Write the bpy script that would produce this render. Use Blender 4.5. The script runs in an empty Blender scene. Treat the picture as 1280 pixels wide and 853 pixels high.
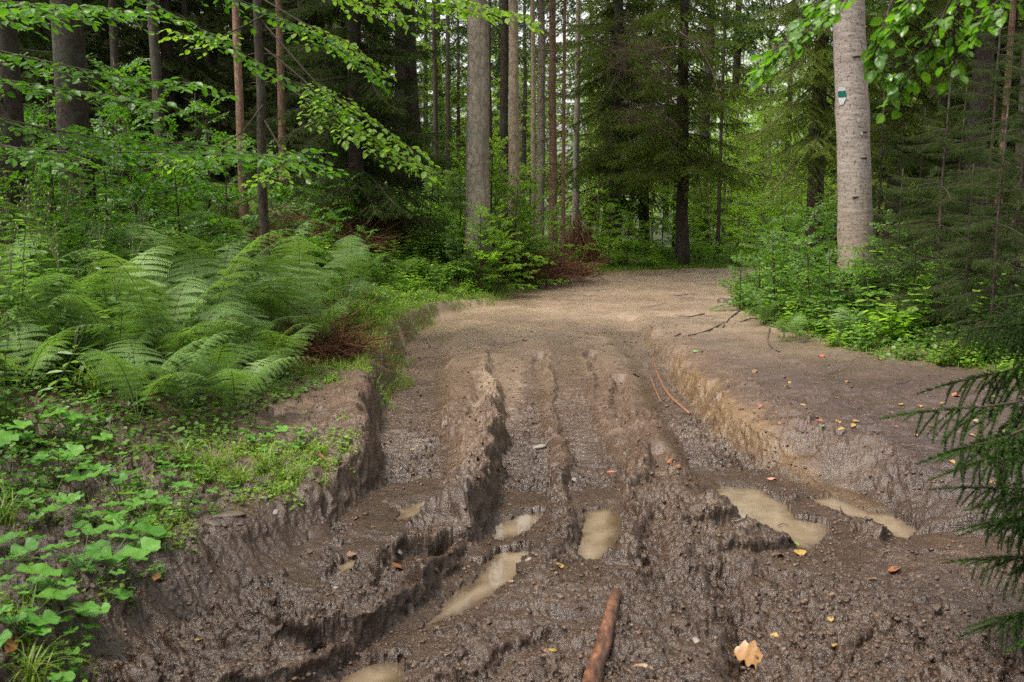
import bpy, math, random
import numpy as np
R = math.radians
C = bpy.context.scene.collection
SC = bpy.context.scene
PI = math.pi

# ------------------------------------------------------------------ camera, world, sun, exposure
CAMH, PITCH, FPX = 1.6, R(8.7), 1244.0
cam_d = bpy.data.cameras.new('camera'); cam = bpy.data.objects.new('camera', cam_d); C.objects.link(cam)
cam.location = (0, 0, CAMH); cam.rotation_euler = (PI/2 - PITCH, 0, 0)
cam_d.sensor_width = 36; cam_d.lens = 35; cam_d.clip_start = 0.05; cam_d.clip_end = 1000
cam_d.dof.use_dof = True; cam_d.dof.focus_distance = 8.5; cam_d.dof.aperture_fstop = 5
SC.camera = cam
world = bpy.data.worlds.new('World'); SC.world = world; world.use_nodes = True
wn, wl = world.node_tree.nodes, world.node_tree.links
wn.clear()
wo = wn.new('ShaderNodeOutputWorld'); wb = wn.new('ShaderNodeBackground'); sk = wn.new('ShaderNodeTexSky')
hs = wn.new('ShaderNodeHueSaturation'); hs.inputs['Saturation'].default_value = 0.0
sk.sky_type = 'NISHITA'; sk.sun_disc = False; sk.sun_elevation = R(66); sk.sun_rotation = R(245)
sk.dust_density = 4.0; sk.air_density = 1.0; sk.ozone_density = 1.0
wl.new(sk.outputs[0], hs.inputs['Color']); wl.new(hs.outputs[0], wb.inputs[0]); wb.inputs[1].default_value = 0.095
wl.new(wb.outputs[0], wo.inputs[0])
sun_d = bpy.data.lights.new('sun', 'SUN'); sun = bpy.data.objects.new('sun', sun_d); C.objects.link(sun)
sun_d.energy = 1.5; sun_d.angle = R(14); sun_d.color = (1.0, 0.93, 0.80)
# soft light comes from the left over the track, high
saz, sel = R(245), R(66)
import mathutils
sdir = mathutils.Vector((math.sin(saz)*math.cos(sel), math.cos(saz)*math.cos(sel), math.sin(sel)))
sun.rotation_euler = sdir.to_track_quat('Z', 'Y').to_euler(); sun.location = (0, 0, 30)
SC.view_settings.view_transform = 'Standard'; SC.view_settings.look = 'None'
SC.view_settings.gamma = 1; SC.view_settings.exposure = 2.1
try: SC.view_settings.use_curve_mapping = False
except Exception: pass
SC.cycles.max_bounces = 6; SC.cycles.diffuse_bounces = 4; SC.cycles.glossy_bounces = 2
SC.cycles.transmission_bounces = 3; SC.cycles.transparent_max_bounces = 6
SC.cycles.caustics_reflective = False; SC.cycles.caustics_refractive = False
SC.cycles.use_denoising = False; SC.cycles.sample_clamp_direct = .55; SC.cycles.sample_clamp_indirect = .4; SC.cycles.denoising_prefilter = 'NONE'
SC.cycles.use_adaptive_sampling = True; SC.cycles.adaptive_threshold = 0.008

def ground_pt(u, v, z=0.0):
    """photo pixel (1280 x 853) at height z -> world x, y"""
    a = (u - 640)/FPX; b = -(v - 426.5)/FPX
    t = (CAMH - z)/(math.sin(PITCH) - b*math.cos(PITCH))
    return a*t, (math.cos(PITCH) + b*math.sin(PITCH))*t
def at_dist(u, v, d):
    """photo pixel at forward distance d -> world point"""
    a = (u - 640)/FPX; b = -(v - 426.5)/FPX
    t = d/(math.cos(PITCH) + b*math.sin(PITCH))
    return np.array([a*t, d, CAMH + t*(-math.sin(PITCH) + b*math.cos(PITCH))])
def project(p):
    x, y, z = p[0], p[1], p[2] - CAMH
    dd = y*math.cos(PITCH) - z*math.sin(PITCH); uu = y*math.sin(PITCH) + z*math.cos(PITCH)
    return 640 + FPX*x/dd, 426.5 - FPX*uu/dd

# ------------------------------------------------------------------ noise
def _h(ix, iy, s):
    n = (ix.astype(np.int64)*374761393 + iy.astype(np.int64)*668265263 + s*1274126177) & 0xffffffff
    n = ((n ^ (n >> 13))*1274126177) & 0xffffffff
    n = (n ^ (n >> 16))
    return (n & 0xffffff)/float(0x1000000)
def vn(x, y, s=0):
    ix, iy = np.floor(x), np.floor(y); fx, fy = x - ix, y - iy
    fx = fx*fx*fx*(fx*(fx*6 - 15) + 10); fy = fy*fy*fy*(fy*(fy*6 - 15) + 10)
    a, b, c, d = _h(ix, iy, s), _h(ix+1, iy, s), _h(ix, iy+1, s), _h(ix+1, iy+1, s)
    return (a + (b-a)*fx)*(1-fy) + (c + (d-c)*fx)*fy
def fbm(x, y, s=0, o=4, g=0.5):
    t = 0; a = 1; n = 0
    for i in range(o):
        t = t + a*(vn(x, y, s + i*17) - 0.5)*2; n += a; a *= g
        x, y = x*1.93 + y*0.6 + 3.1, y*1.93 - x*0.6 + 7.7
    return t/n
def worley(x, y, s=0):
    ix, iy = np.floor(x), np.floor(y)
    f1 = np.full(x.shape, 9.0); f2 = np.full(x.shape, 9.0); cid = np.zeros(x.shape)
    for dx in (-1, 0, 1):
        for dy in (-1, 0, 1):
            cx, cy = ix + dx, iy + dy
            px, py = cx + _h(cx, cy, s), cy + _h(cx, cy, s + 5)
            d = np.sqrt((px-x)**2 + (py-y)**2); r = _h(cx, cy, s + 9)
            near = d < f1
            f2 = np.where(near, f1, np.minimum(f2, d)); cid = np.where(near, r, cid); f1 = np.where(near, d, f1)
    return f1, f2, cid
def sm(a, b, x):
    t = np.clip((x - a)/(b - a), 0, 1); return t*t*(3 - 2*t)

def line_info(X, Y, P):
    """distance to polyline, signed side (left of travel > 0), and values interpolated along it. P rows: x, y, vals..."""
    P = np.asarray(P, float); best = np.full(X.shape, 1e9); side = np.zeros(X.shape)
    vals = np.zeros(X.shape + (P.shape[1]-2,)); al = np.zeros(X.shape); s0 = 0
    for i in range(len(P)-1):
        ax, ay = P[i, :2]; bx, by = P[i+1, :2]; dx, dy = bx-ax, by-ay; L2 = dx*dx+dy*dy; L = math.sqrt(L2)
        t = np.clip(((X-ax)*dx + (Y-ay)*dy)/L2, 0, 1)
        ex, ey = X - ax - t*dx, Y - ay - t*dy; d = ex*ex + ey*ey
        m = d < best - 1e-12
        best = np.where(m, d, best); side = np.where(m, dx*ey - dy*ex, side)
        al = np.where(m, s0 + t*L, al)
        for k in range(vals.shape[-1]):
            vals[..., k] = np.where(m, P[i, 2+k]*(1-t) + P[i+1, 2+k]*t, vals[..., k])
        s0 += L
    d = np.sqrt(best)
    return d, np.where(side >= 0, d, -d), al, vals
def poly_sdf(X, Y, P):
    P = np.asarray(P, float); n = len(P); best = np.full(X.shape, 1e9); inside = np.zeros(X.shape, bool)
    for i in range(n):
        ax, ay = P[i]; bx, by = P[(i+1) % n]; dx, dy = bx-ax, by-ay
        t = np.clip(((X-ax)*dx + (Y-ay)*dy)/(dx*dx+dy*dy), 0, 1)
        best = np.minimum(best, (X-ax-t*dx)**2 + (Y-ay-t*dy)**2)
        c = ((ay > Y) != (by > Y)) & (X < (bx-ax)*(Y-ay)/((by-ay) if by != ay else 1e-9) + ax)
        inside ^= c
    d = np.sqrt(best); return np.where(inside, -d, d)
def pxl(rows, zi=2):
    """rows (u, v, z, ...) -> (x, y, z, ...)"""
    out = []
    for r in rows:
        x, y = ground_pt(r[0], r[1], r[2]); out.append([x, y] + list(r[2:]))
    return out

# ------------------------------------------------------------------ terrain description (rut lines, banks, puddles)
LEFT_CREST = pxl([(-900,1150,.1),(-200,900,.12),(0,795,.13),(110,742,.13),(200,688,.14),(270,648,.15),(335,612,.15),(400,600,.14),(452,578,.13),
                  (474,545,.12),(484,500,.12),(494,445,.12),(508,402,.12),(548,381,.12),(602,374,.1),(665,352,.1),(720,338,.1),(800,331,.1)])
LEFT_CREST += [[4.3, 21.0, .1], [7.5, 22.6, .1], [14, 25, .1], [30, 30, .1]]
LEFT_CREST = [[r[0], r[1]] for r in LEFT_CREST]
VEG_R = [(r[0], r[1]) for r in pxl([(2600,900,.2),(1500,520,.25),(1300,480,.25),(1190,450,.25),(1100,440,.25),(1030,424,.22),(945,392,.2),(908,368,.15),(918,340,.1)])] + [(5.6, 19.0), (9, 20.4), (16, 23), (30, 27)]
BANK_R = pxl([(762,385,.0),(800,400,.04),(836,428,.09),(882,463,.13),(930,500,.155),(985,530,.16),(1045,552,.15),(1100,580,.13),(1145,612,.10),(1200,645,.06),(1300,700,.04),(1500,780,.03)])
RUTS = [  # each row: u, v, bottom z, half width, strength
    [(556,402,-.05,.16,.7),(526,440,-.08,.2,1),(512,490,-.10,.2,1),(505,560,-.11,.2,1),(510,600,-.10,.2,1),(508,642,-.115,.17,1),(430,702,-.12,.15,1),(330,765,-.10,.17,1),(200,845,-.08,.2,1),(60,930,-.06,.2,1)],
    [(632,430,-.03,.10,.5),(640,470,-.06,.12,.9),(653,530,-.11,.12,1),(655,590,-.13,.12,1),(648,655,-.13,.13,1),(628,715,-.14,.15,1),(555,765,-.14,.12,1),(460,850,-.15,.13,1),(340,950,-.14,.15,1)],
    [(700,420,-.02,.12,.4),(712,480,-.05,.13,.9),(728,540,-.09,.14,1),(742,600,-.11,.14,1),(745,645,-.10,.14,1),(738,700,-.09,.10,1),(742,722,-.05,.08,.2)],
    [(783,405,-.07,.09,.9),(790,430,-.10,.11,1),(815,462,-.11,.11,1),(848,505,-.12,.13,1),(875,548,-.10,.14,1),(912,590,-.12,.20,1),(950,630,-.14,.24,1),(1000,665,-.13,.18,1),(1040,690,-.07,.12,.3)],
    [(1000,600,-.12,.08,.5),(1040,628,-.14,.12,1),(1090,650,-.14,.13,1),(1140,668,-.12,.10,.7)],
]
RUTS = [pxl(r) for r in RUTS]
RUT_EDGE = [(.12, .20), (.10, .24), (.08, .10), (.26, .15), (.22, .34)]   # photo-left side, photo-right side
RIDGES = [  # u, v, top z, half width, strength
    [(600,450,.02,.1,.5),(612,500,.06,.09,1),(604,555,.09,.1,1),(580,600,.11,.13,1),(545,626,.14,.14,1),(485,676,.15,.15,1),(410,752,.14,.15,1),(330,840,.12,.15,1),(240,940,.11,.15,1)],
    [(690,500,.0,.05,.4),(694,560,.035,.06,1),(698,620,.04,.08,1),(696,665,.03,.11,1),(694,690,-.03,.1,1)],
    [(985,618,-.10,.04,1),(1015,640,-.10,.05,1),(1060,668,-.09,.06,1),(1120,690,-.05,.1,1)],
]
RIDGES = [pxl(r) for r in RIDGES]
PUDDLES = [
    (-.115, [(613,668),(618,655),(650,643),(682,643),(672,655),(655,670),(620,675)]),
    (-.125, [(520,790),(560,748),(600,725),(610,702),(622,688),(672,687),(666,705),(640,730),(600,755),(570,768)]),
    (-.135, [(400,880),(425,848),(458,828),(500,828),(497,850),(470,890)]),
    (-.10, [(720,668),(724,652),(735,640),(766,635),(773,650),(768,680),(752,704),(722,703),(717,685)]),
    (-.125, [(885,620),(900,608),(950,612),(985,630),(1000,650),(1032,655),(1035,672),(1012,686),(985,682),(962,665),(920,655),(895,640)]),
    (-.12, [(1012,625),(1040,621),(1090,640),(1122,645),(1156,665),(1140,676),(1108,673),(1082,657),(1040,645)]),
    (-.10, [(494,652),(498,638),(525,628),(548,624),(540,637),(510,652)]),
    (-.11, [(408,724),(415,706),(440,699),(456,702),(440,718)]),
]
PUDDLES = [(z, [ground_pt(u, v, z) for u, v in P]) for z, P in PUDDLES]

def terrain(X, Y, detail=True):
    """height, and masks: verge (plants side), forest soil, rough, clay"""
    X = np.asarray(X, float); Y = np.asarray(Y, float)
    far = sm(14, 22, Y)
    wob = 1 - far
    Xw = X + 0.075*fbm(X*2.3, Y*2.3, 1, 3)*wob + 0.022*fbm(X*7, Y*7, 2, 2)*wob
    Yw = Y + 0.08*fbm(X*2.1 + 9, Y*2.1, 3, 3)*wob + 0.022*fbm(X*7, Y*7+5, 4, 2)*wob
    h = 0.035*fbm(X*0.55, Y*0.55, 5, 3)
    # left verge
    _, sL, _, _ = line_info(Xw, Yw, LEFT_CREST)
    lift = sm(-.09 - .25*(1-sm(4.2, 5.6, Y)), .06, sL)*0.17
    dl = np.clip(sL, 0, 60)
    nf = 1 - sm(1.6, 3.8, X)*sm(18.5, 21, Y)
    lift = lift*(1 - .75*sm(12.5, 14.5, Y))
    lift = lift*(1 - .4*(1-sm(4.6, 6.0, Y)))
    h = h + lift*(.4+.6*nf) + nf*0.30*sm(.05, 1.1, dl)*sm(14, 17, Y) + nf*(0.34*sm(0.5, 4, dl)*sm(2.5, 6, Y) + 0.05*np.clip(dl-1.2, 0, 4)*sm(3, 8, Y) + 0.26*sm(.05, 1.6, dl)*sm(8.5, 12, Y) + 0.36*sm(1.0, 5.0, dl)*sm(7, 14, Y)*(1-0.2*sm(26, 40, Y))) + sm(0.1, 2.5, dl)*0.10*fbm(X*0.8, Y*0.8, 8, 3)
    # long low mud mound lower left, outside of the crest
    # right bank
    d, sB, al, v = line_info(Xw, Yw, BANK_R)
    bz = v[..., 0]
    edge = 0.07 + 0.25*sm(2.0, 5.2, al)
    onb = sm(-edge, edge*0.7, sB)
    fade_near = 1.0
    h = h*(1-onb) + onb*(bz + h*0.6 + 0.05*sm(0.3, 2, sB)*sm(5, 7, Y)*(1-sm(11, 15, Y)) - 0.12*sm(.5, 1.6, sB)*(1-sm(3.5, 5.5, Y)))
    h = h*(1 - sm(12, 17, Y)*onb*0.6)
    # right forest floor
    _, sR, _, _ = line_info(X, Y, VEG_R)
    dr = np.clip(-sR, 0, 60); 
    h = h + 0.30*sm(0, 3.0, dr) + 0.15*sm(2.5, 9, dr) + sm(0.1, 2.5, dr)*0.10*fbm(X*0.9, Y*0.9, 18, 3)
    # ridges then ruts
    onr = np.zeros(X.shape)
    for Pn in RIDGES:
        d, s, al, v = line_info(Xw, Yw, Pn)
        m = (1 - sm(v[..., 1]*0.45, v[..., 1]*0.45 + v[..., 1]*1.2, d))*v[..., 2]
        h = h*(1-m) + v[..., 0]*m
        onr = np.maximum(onr, m)
    rut = np.zeros(X.shape); q_ = sm(-.09 - .25*(1-sm(4.2, 5.6, Y)), .06, sL); steep_ = np.maximum(4*q_*(1-q_), 4*onb*(1-onb))
    for Pn, e in zip(RUTS, RUT_EDGE):
        d, s, al, v = line_info(Xw, Yw, Pn)
        w = v[..., 1]
        eL = e[0] + (.24*(1-sm(4.4, 5.8, Y)) if (e[0], e[1]) == (.12, .20) else 0)
        e = np.where(s > 0, e[1], eL)
        m = (1 - sm(w*0.8, w*0.8 + e, d))*v[..., 2]
        lip = np.exp(-((d - w*0.8 - e*1.35)/0.07)**2)*v[..., 2]*0.028*(e < .15)
        h = h + lip*(1-sm(10, 14, Y))
        zb = v[..., 0] + 0.012*fbm(X*5, Y*5, 31, 2)
        zb = zb + 0.019*np.clip(1.6*np.cos(al*2*PI/0.085 + np.abs(s)*26), -1, 1)*sm(.8, 1, m)*v[..., 2]*sm(0, .5, al)*(.5 + .5*sm(-.2, .3, fbm(X*1.7, Y*1.7, 33, 2)))
        h = np.where(h > zb, h*(1-m) + zb*m, h)
        steep_ = np.maximum(steep_*(1 - m*(m > .98)), 4*m*(1-m)*(e < .2)); rut = np.maximum(rut, m)
    # shallow parallel tread tracks across the middle
    for Pn, a in ((pxl([(600,470,0,.05),(598,540,0,.06),(585,600,0,.06)]), .025), (pxl([(668,440,0,.05),(690,520,0,.05),(690,570,0,.05)]), .035), (pxl([(772,470,0,.05),(786,540,0,.05),(778,620,0,.05)]), .03),
                  (pxl([(556,430,0,.04),(548,520,0,.04),(566,580,0,.04)]), .03), (pxl([(618,440,0,.05),(628,500,0,.05)]), .03), (pxl([(740,440,0,.05),(762,520,0,.05),(770,640,0,.05)]), .03), (pxl([(820,560,0,.05),(812,640,0,.05),(830,720,0,.05)]), .03), (pxl([(476,470,0,.05),(486,560,0,.05),(478,620,0,.05)]), .03),
                  (pxl([(905,700,0,.06),(920,770,0,.08),(925,860,0,.1)]), .03), (pxl([(690,770,0,.06),(620,810,0,.06),(540,880,0,.06)]), .022)):
        d, s, al, v = line_info(Xw, Yw, Pn)
        h = h - a*2.3*(1 - sm(.02, .10, d))*(1-rut)
    hc = h
    if detail:
        road = (1 - sm(-.05, .25, sL))*(1 - sm(-.1, .2, dr))
        smooth_bank = onb*sm(.12, .4, sB)
        rough = (0.35 + 0.65*(1-sm(5, 10, Y)))*(1 - 0.55*smooth_bank*sm(4.2, 5.5, Y))
        rough = rough*(0.75 + 0.6*fbm(X*1.3, Y*1.3, 40, 3))
        rough = np.clip(rough + 0.35*onr, 0.12, 1.4)*(1 - 0.35*sm(14, 18, Y))
        rough = rough*(1 - 0.4*rut*sm(5,7,Y))*(1 - .72*np.clip(steep_, 0, 1))
        wx, wy = X + 0.03*fbm(X*9, Y*9, 41, 2), Y + 0.03*fbm(X*9, Y*9, 42, 2)
        f1, f2, c = worley(wx/.17, wy/.17, 50); h = h + rough*(.040 + .02*(1-sm(4, 7, Y)))*(c-.5)*sm(0.02, .3, f2-f1)
        f1, f2, c = worley(wx/.075, wy/.075, 51); h = h + rough*(.030 + .014*(1-sm(4, 7, Y)))*((c-.45))*sm(0.0, .30, f2-f1)
        f1, f2, c = worley(wx/.034 + h*20, wy/.034, 52); h = h + rough*0.020*(c-.4)*sm(0.0, .3, f2-f1)
        f1, f2, c = worley(X/.017 + h*40, Y/.017, 53); h = h + rough*0.010*(c-.4)*sm(0, .2, f2-f1)*(1-sm(7, 11, Y))
        h = h + rough*0.034*fbm(X*5, Y*5, 44, 5, .6)
        # long shallow drag grooves on the bank top
        h = h + smooth_bank*0.02*fbm(X*3 + Y*1.5, Y*9 - X*3, 45, 3)
    inside = []
    for z, Pn in PUDDLES:
        cx = sum(p[0] for p in Pn)/len(Pn); cy = sum(p[1] for p in Pn)/len(Pn)
        near = ((X-cx)**2 + (Y-cy)**2) < 1.6**2
        if not near.any(): continue
        n2 = np.nonzero(near.ravel())[0]; xs = Xw.ravel()[n2]; ys = Yw.ravel()[n2]
        qx, qy = xs*0.5 + X.ravel()[n2]*0.5, ys*0.5 + Y.ravel()[n2]*0.5
        nzz = 0.022*fbm(xs*10, ys*10, 61, 4, .7)
        s = poly_sdf(qx, qy, Pn) + nzz
        cs = (s - nzz - poly_sdf(qx, qy + .12, Pn))/.12            # > 0 on the shore nearest the camera
        kk = .17 + 5*(1 - sm(.05, .6, cs))
        hh = h.ravel(); a = hh[n2]
        det = .8*(a - hc.ravel()[n2])
        a = np.where(s > 0, np.minimum(a, z + .012 + kk*np.maximum(s, 0) + np.maximum(0, s-.8)*.5 + det), a)
        inside.append((n2[s < 0], (z - 0.002 - 0.03*sm(0, .08, -s))[s < 0]))
        a = np.where(s < 0, a, np.where(s < .3, np.maximum(a, z + 0.003 + 0.02*sm(0, .08, s) + (0.25*(a-z))*sm(.05, .2, s)*(a > z)), a))
        hh[n2] = a; h = hh.reshape(h.shape)
    hh = h.ravel()
    for n2, lo in inside: hh[n2] = np.minimum(hh[n2], lo)
    h = hh.reshape(h.shape)
    # over the crest the road dips, far forest floor lifts again
    h = h - 0.035*np.clip(Y-19.5, 0, 14)*(1 - sm(0, 3, dl)*0.5) + 0.02*np.clip(Y-34, 0, 200)
    return h, sL, dr, onb, sB, rut, onr
def gz(x, y):
    return float(terrain(np.array([x]), np.array([y]), False)[0][0])
def gza(x, y):
    return terrain(np.asarray(x), np.asarray(y), False)[0]

# ------------------------------------------------------------------ mesh helpers
class MB:
    def __init__(s): s.V = []; s.F = []; s.A = []; s.n = 0
    def add(s, V, F, var=0.5):
        V = np.asarray(V, np.float32).reshape(-1, 3)
        if not isinstance(F, (list, tuple)) or (len(F) and not isinstance(F[0], np.ndarray)): F = [np.asarray(F, np.int64)]
        for f in F:
            if len(f): s.F.append(f + s.n)
        s.V.append(V); s.A.append(np.broadcast_to(np.asarray(var, np.float32), (len(V),)).copy()); s.n += len(V)
        return s
    def arrays(s):
        fs = {}
        for f in s.F: fs.setdefault(f.shape[1], []).append(f)
        return np.concatenate(s.V), [np.concatenate(v) for v in fs.values()], np.concatenate(s.A)
    def mesh(s, name, smooth=True, extra=None):
        V, F, A = s.arrays()
        me = bpy.data.meshes.new(name)
        me.vertices.add(len(V)); me.vertices.foreach_set('co', V.astype(np.float32).ravel())
        nl = sum(f.size for f in F); npoly = sum(len(f) for f in F)
        me.loops.add(nl); me.loops.foreach_set('vertex_index', np.concatenate([f.ravel() for f in F]).astype(np.int32))
        me.polygons.add(npoly)
        sizes = np.concatenate([np.full(len(f), f.shape[1]) for f in F]); st = np.concatenate([[0], np.cumsum(sizes)[:-1]])
        me.polygons.foreach_set('loop_start', st.astype(np.int32))
        me.polygons.foreach_set('use_smooth', np.full(npoly, smooth))
        a = me.attributes.new('var', 'FLOAT', 'POINT'); a.data.foreach_set('value', A)
        for k, vals in (extra or {}).items():
            a = me.attributes.new(k, 'FLOAT', 'POINT'); a.data.foreach_set('value', np.asarray(vals, np.float32))
        me.update(calc_edges=True)
        return me
    def build(s, name, mat, parent=None, smooth=True, extra=None):
        return link(s.mesh(name, smooth, extra), name, mat, parent)
def link(me, name, mat=None, parent=None):
    if mat and not me.materials: me.materials.append(mat)
    o = bpy.data.objects.new(name, me); C.objects.link(o)
    if parent: o.parent = parent
    return o
def empty(name, loc=(0, 0, 0), rz=0):
    o = bpy.data.objects.new(name, None); o.empty_display_size = .1; C.objects.link(o); o.location = loc; o.rotation_euler = (0, 0, rz); return o
def tag(o, label, cat, group=None, kind=None):
    if label: o['label'] = label
    if cat: o['category'] = cat
    if group: o['group'] = group
    if kind: o['kind'] = kind
    return o
def dup(root, loc=None, rz=None, sc=None, tilt=None):
    r = root.copy(); C.objects.link(r)
    if loc is not None: r.location = loc
    if rz is not None: r.rotation_euler = (tilt[0] if tilt else 0, tilt[1] if tilt else 0, rz)
    if sc is not None: r.scale = (sc, sc, sc) if not isinstance(sc, tuple) else sc
    for ch in list(root.children):
        c = ch.copy(); C.objects.link(c); c.parent = r
        for g in list(ch.children):
            d = g.copy(); C.objects.link(d); d.parent = c
    return r
def drop(root):
    for ch in list(root.children): drop(ch)
    bpy.data.objects.remove(root)

def frames(D, N=None):
    """rotation matrices (m,3,3) whose y axis is D and z axis close to N"""
    D = D/np.linalg.norm(D, axis=1, keepdims=True)
    if N is None: N = np.tile([0, 0, 1.0], (len(D), 1))
    X = np.cross(D, N); l = np.linalg.norm(X, axis=1, keepdims=True); X = np.where(l < 1e-4, [[1.0, 0, 0]], X/np.maximum(l, 1e-6))
    Z = np.cross(X, D)
    return np.stack([X, D, Z], axis=2)
def scatter(mb, V, F, M, T, S, var=None):
    """copies of template V,F with matrices M, translation T, scale S (m,) or (m,3)"""
    m = len(T); n = len(V); S = np.asarray(S, float)
    if S.ndim == 1: S = np.repeat(S[:, None], 3, 1)
    P = V[None]*S[:, None, :]
    P = np.einsum('mij,mnj->mni', M, P) + T[:, None, :]
    off = (np.arange(m)*n)[:, None, None]
    Fs = [(f[None] + off).reshape(-1, f.shape[1]) for f in (F if isinstance(F, list) else [F])]
    if var is None: var = np.random.rand(m)
    var = np.asarray(var)
    if var.ndim == 1 and len(var) == m: var = np.repeat(var, n)
    mb.add(P.reshape(-1, 3), Fs, var.ravel())
def tube(mb, pts, rad, sides=6, var=0.5, cap=True, lump=0, seed=0):
    pts = np.asarray(pts, float); rad = np.broadcast_to(np.asarray(rad, float), (len(pts),))
    T = np.gradient(pts, axis=0); T /= np.maximum(np.linalg.norm(T, axis=1, keepdims=True), 1e-9)
    ref = np.array([0, 0, 1.0]) if abs(T[0][2]) < .9 else np.array([1.0, 0, 0])
    X = np.cross(T, ref); X /= np.maximum(np.linalg.norm(X, axis=1, keepdims=True), 1e-9); Yv = np.cross(T, X)
    a = np.arange(sides)*2*PI/sides
    r = rad[:, None]*np.ones(sides)[None]
    if lump:
        k = np.arange(len(pts))[:, None]
        r = r*(1 + lump*fbm(k*0.7 + 0*a[None], a[None]*sides/6 + seed*3.1 + 0*k, seed, 2))
        r[:, 0] = r[:, 0]
    V = pts[:, None] + r[..., None]*(np.cos(a)[None, :, None]*X[:, None] + np.sin(a)[None, :, None]*Yv[:, None])
    n = len(pts); i = np.arange(n-1)[:, None]*sides; j = np.arange(sides)[None]; j2 = (j+1) % sides
    F = np.stack([i+j, i+j2, i+sides+j2, i+sides+j], -1).reshape(-1, 4)
    V = V.reshape(-1, 3); Fs = [F]
    if cap:
        V = np.concatenate([V, pts[[0]], pts[[-1]]]); k = n*sides
        Fs.append(np.stack([np.full(sides, k), (np.arange(sides)+1) % sides, np.arange(sides)], -1))
        b = (n-1)*sides; Fs.append(np.stack([np.full(sides, k+1), b+np.arange(sides), b+(np.arange(sides)+1) % sides], -1))
    mb.add(V, Fs, var)
def curve(p0, p1, bend=0, n=8, wob=0, rng=None, up=0):
    p0, p1 = np.array(p0, float), np.array(p1, float); t = np.linspace(0, 1, n)[:, None]
    P = p0 + (p1-p0)*t
    P[:, 2] += (4*t*(1-t))[:, 0]*up
    if wob:
        w = (rng or np.random).normal(size=(n, 3))*wob; w[0] = 0; P = P + np.cumsum(w, 0)*0.5
    return P

# ------------------------------------------------------------------ materials
def newmat(name):
    m = bpy.data.materials.new(name); m.use_nodes = True; nt = m.node_tree; nt.nodes.clear()
    return m, nt, nt.nodes, nt.links
def N(ns, t, **kw):
    n = ns.new('ShaderNode' + t)
    for k, v in kw.items(): setattr(n, k, v)
    return n
def ramp(ns, stops, interp='LINEAR'):
    r = ns.new('ShaderNodeValToRGB'); r.color_ramp.interpolation = interp
    e = r.color_ramp.elements
    while len(e) > 1: e.remove(e[-1])
    e[0].position = stops[0][0]; e[0].color = (*stops[0][1], 1) if len(stops[0][1]) == 3 else stops[0][1]
    for p, c in stops[1:]:
        x = e.new(p); x.color = (*c, 1) if len(c) == 3 else c
    return r
def leaf_mat(name, cols, trans=0.35, rough=0.45, spec=0.4, tcol=1.5, yellow=None):
    m, nt, ns, l = newmat(name)
    out = N(ns, 'OutputMaterial'); mix = N(ns, 'MixShader'); p = N(ns, 'BsdfPrincipled'); t = N(ns, 'BsdfTranslucent')
    at = N(ns, 'Attribute', attribute_name='var'); oi = N(ns, 'ObjectInfo')
    nz = N(ns, 'TexNoise'); nz.inputs['Scale'].default_value = 3.0
    tc = N(ns, 'TexCoord'); l.new(tc.outputs['Object'], nz.inputs['Vector'])
    a1 = N(ns, 'Math', operation='MULTIPLY_ADD'); a1.inputs[1].default_value = 0.55; l.new(at.outputs['Fac'], a1.inputs[0])
    a2 = N(ns, 'Math', operation='MULTIPLY_ADD'); a2.inputs[1].default_value = 0.25; a2.inputs[2].default_value = 0; l.new(oi.outputs['Random'], a2.inputs[0]); l.new(a2.outputs[0], a1.inputs[2])
    a3 = N(ns, 'Math', operation='MULTIPLY_ADD'); a3.inputs[1].default_value = 0.2; l.new(nz.outputs['Fac'], a3.inputs[0]); l.new(a1.outputs[0], a3.inputs[2])
    cols = [(c[0]*1.10, c[1]*1.02, c[2]*.85) for c in cols]
    k = len(cols); r = ramp(ns, [(i/(k-1), c) for i, c in enumerate(cols)]); l.new(a3.outputs[0], r.inputs[0])
    l.new(r.outputs[0], p.inputs['Base Color'])
    g = N(ns, 'Mix', data_type='RGBA', blend_type='MULTIPLY'); g.inputs[0].default_value = 1.0; g.inputs[7].default_value = (tcol, tcol*1.05, tcol*0.55, 1)
    l.new(r.outputs[0], g.inputs[6]); l.new(g.outputs[2], t.inputs['Color'])
    p.inputs['Roughness'].default_value = rough; p.inputs['Specular IOR Level'].default_value = spec
    mix.inputs[0].default_value = trans; l.new(p.outputs[0], mix.inputs[1]); l.new(t.outputs[0], mix.inputs[2]); l.new(mix.outputs[0], out.inputs[0])
    return m
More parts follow.
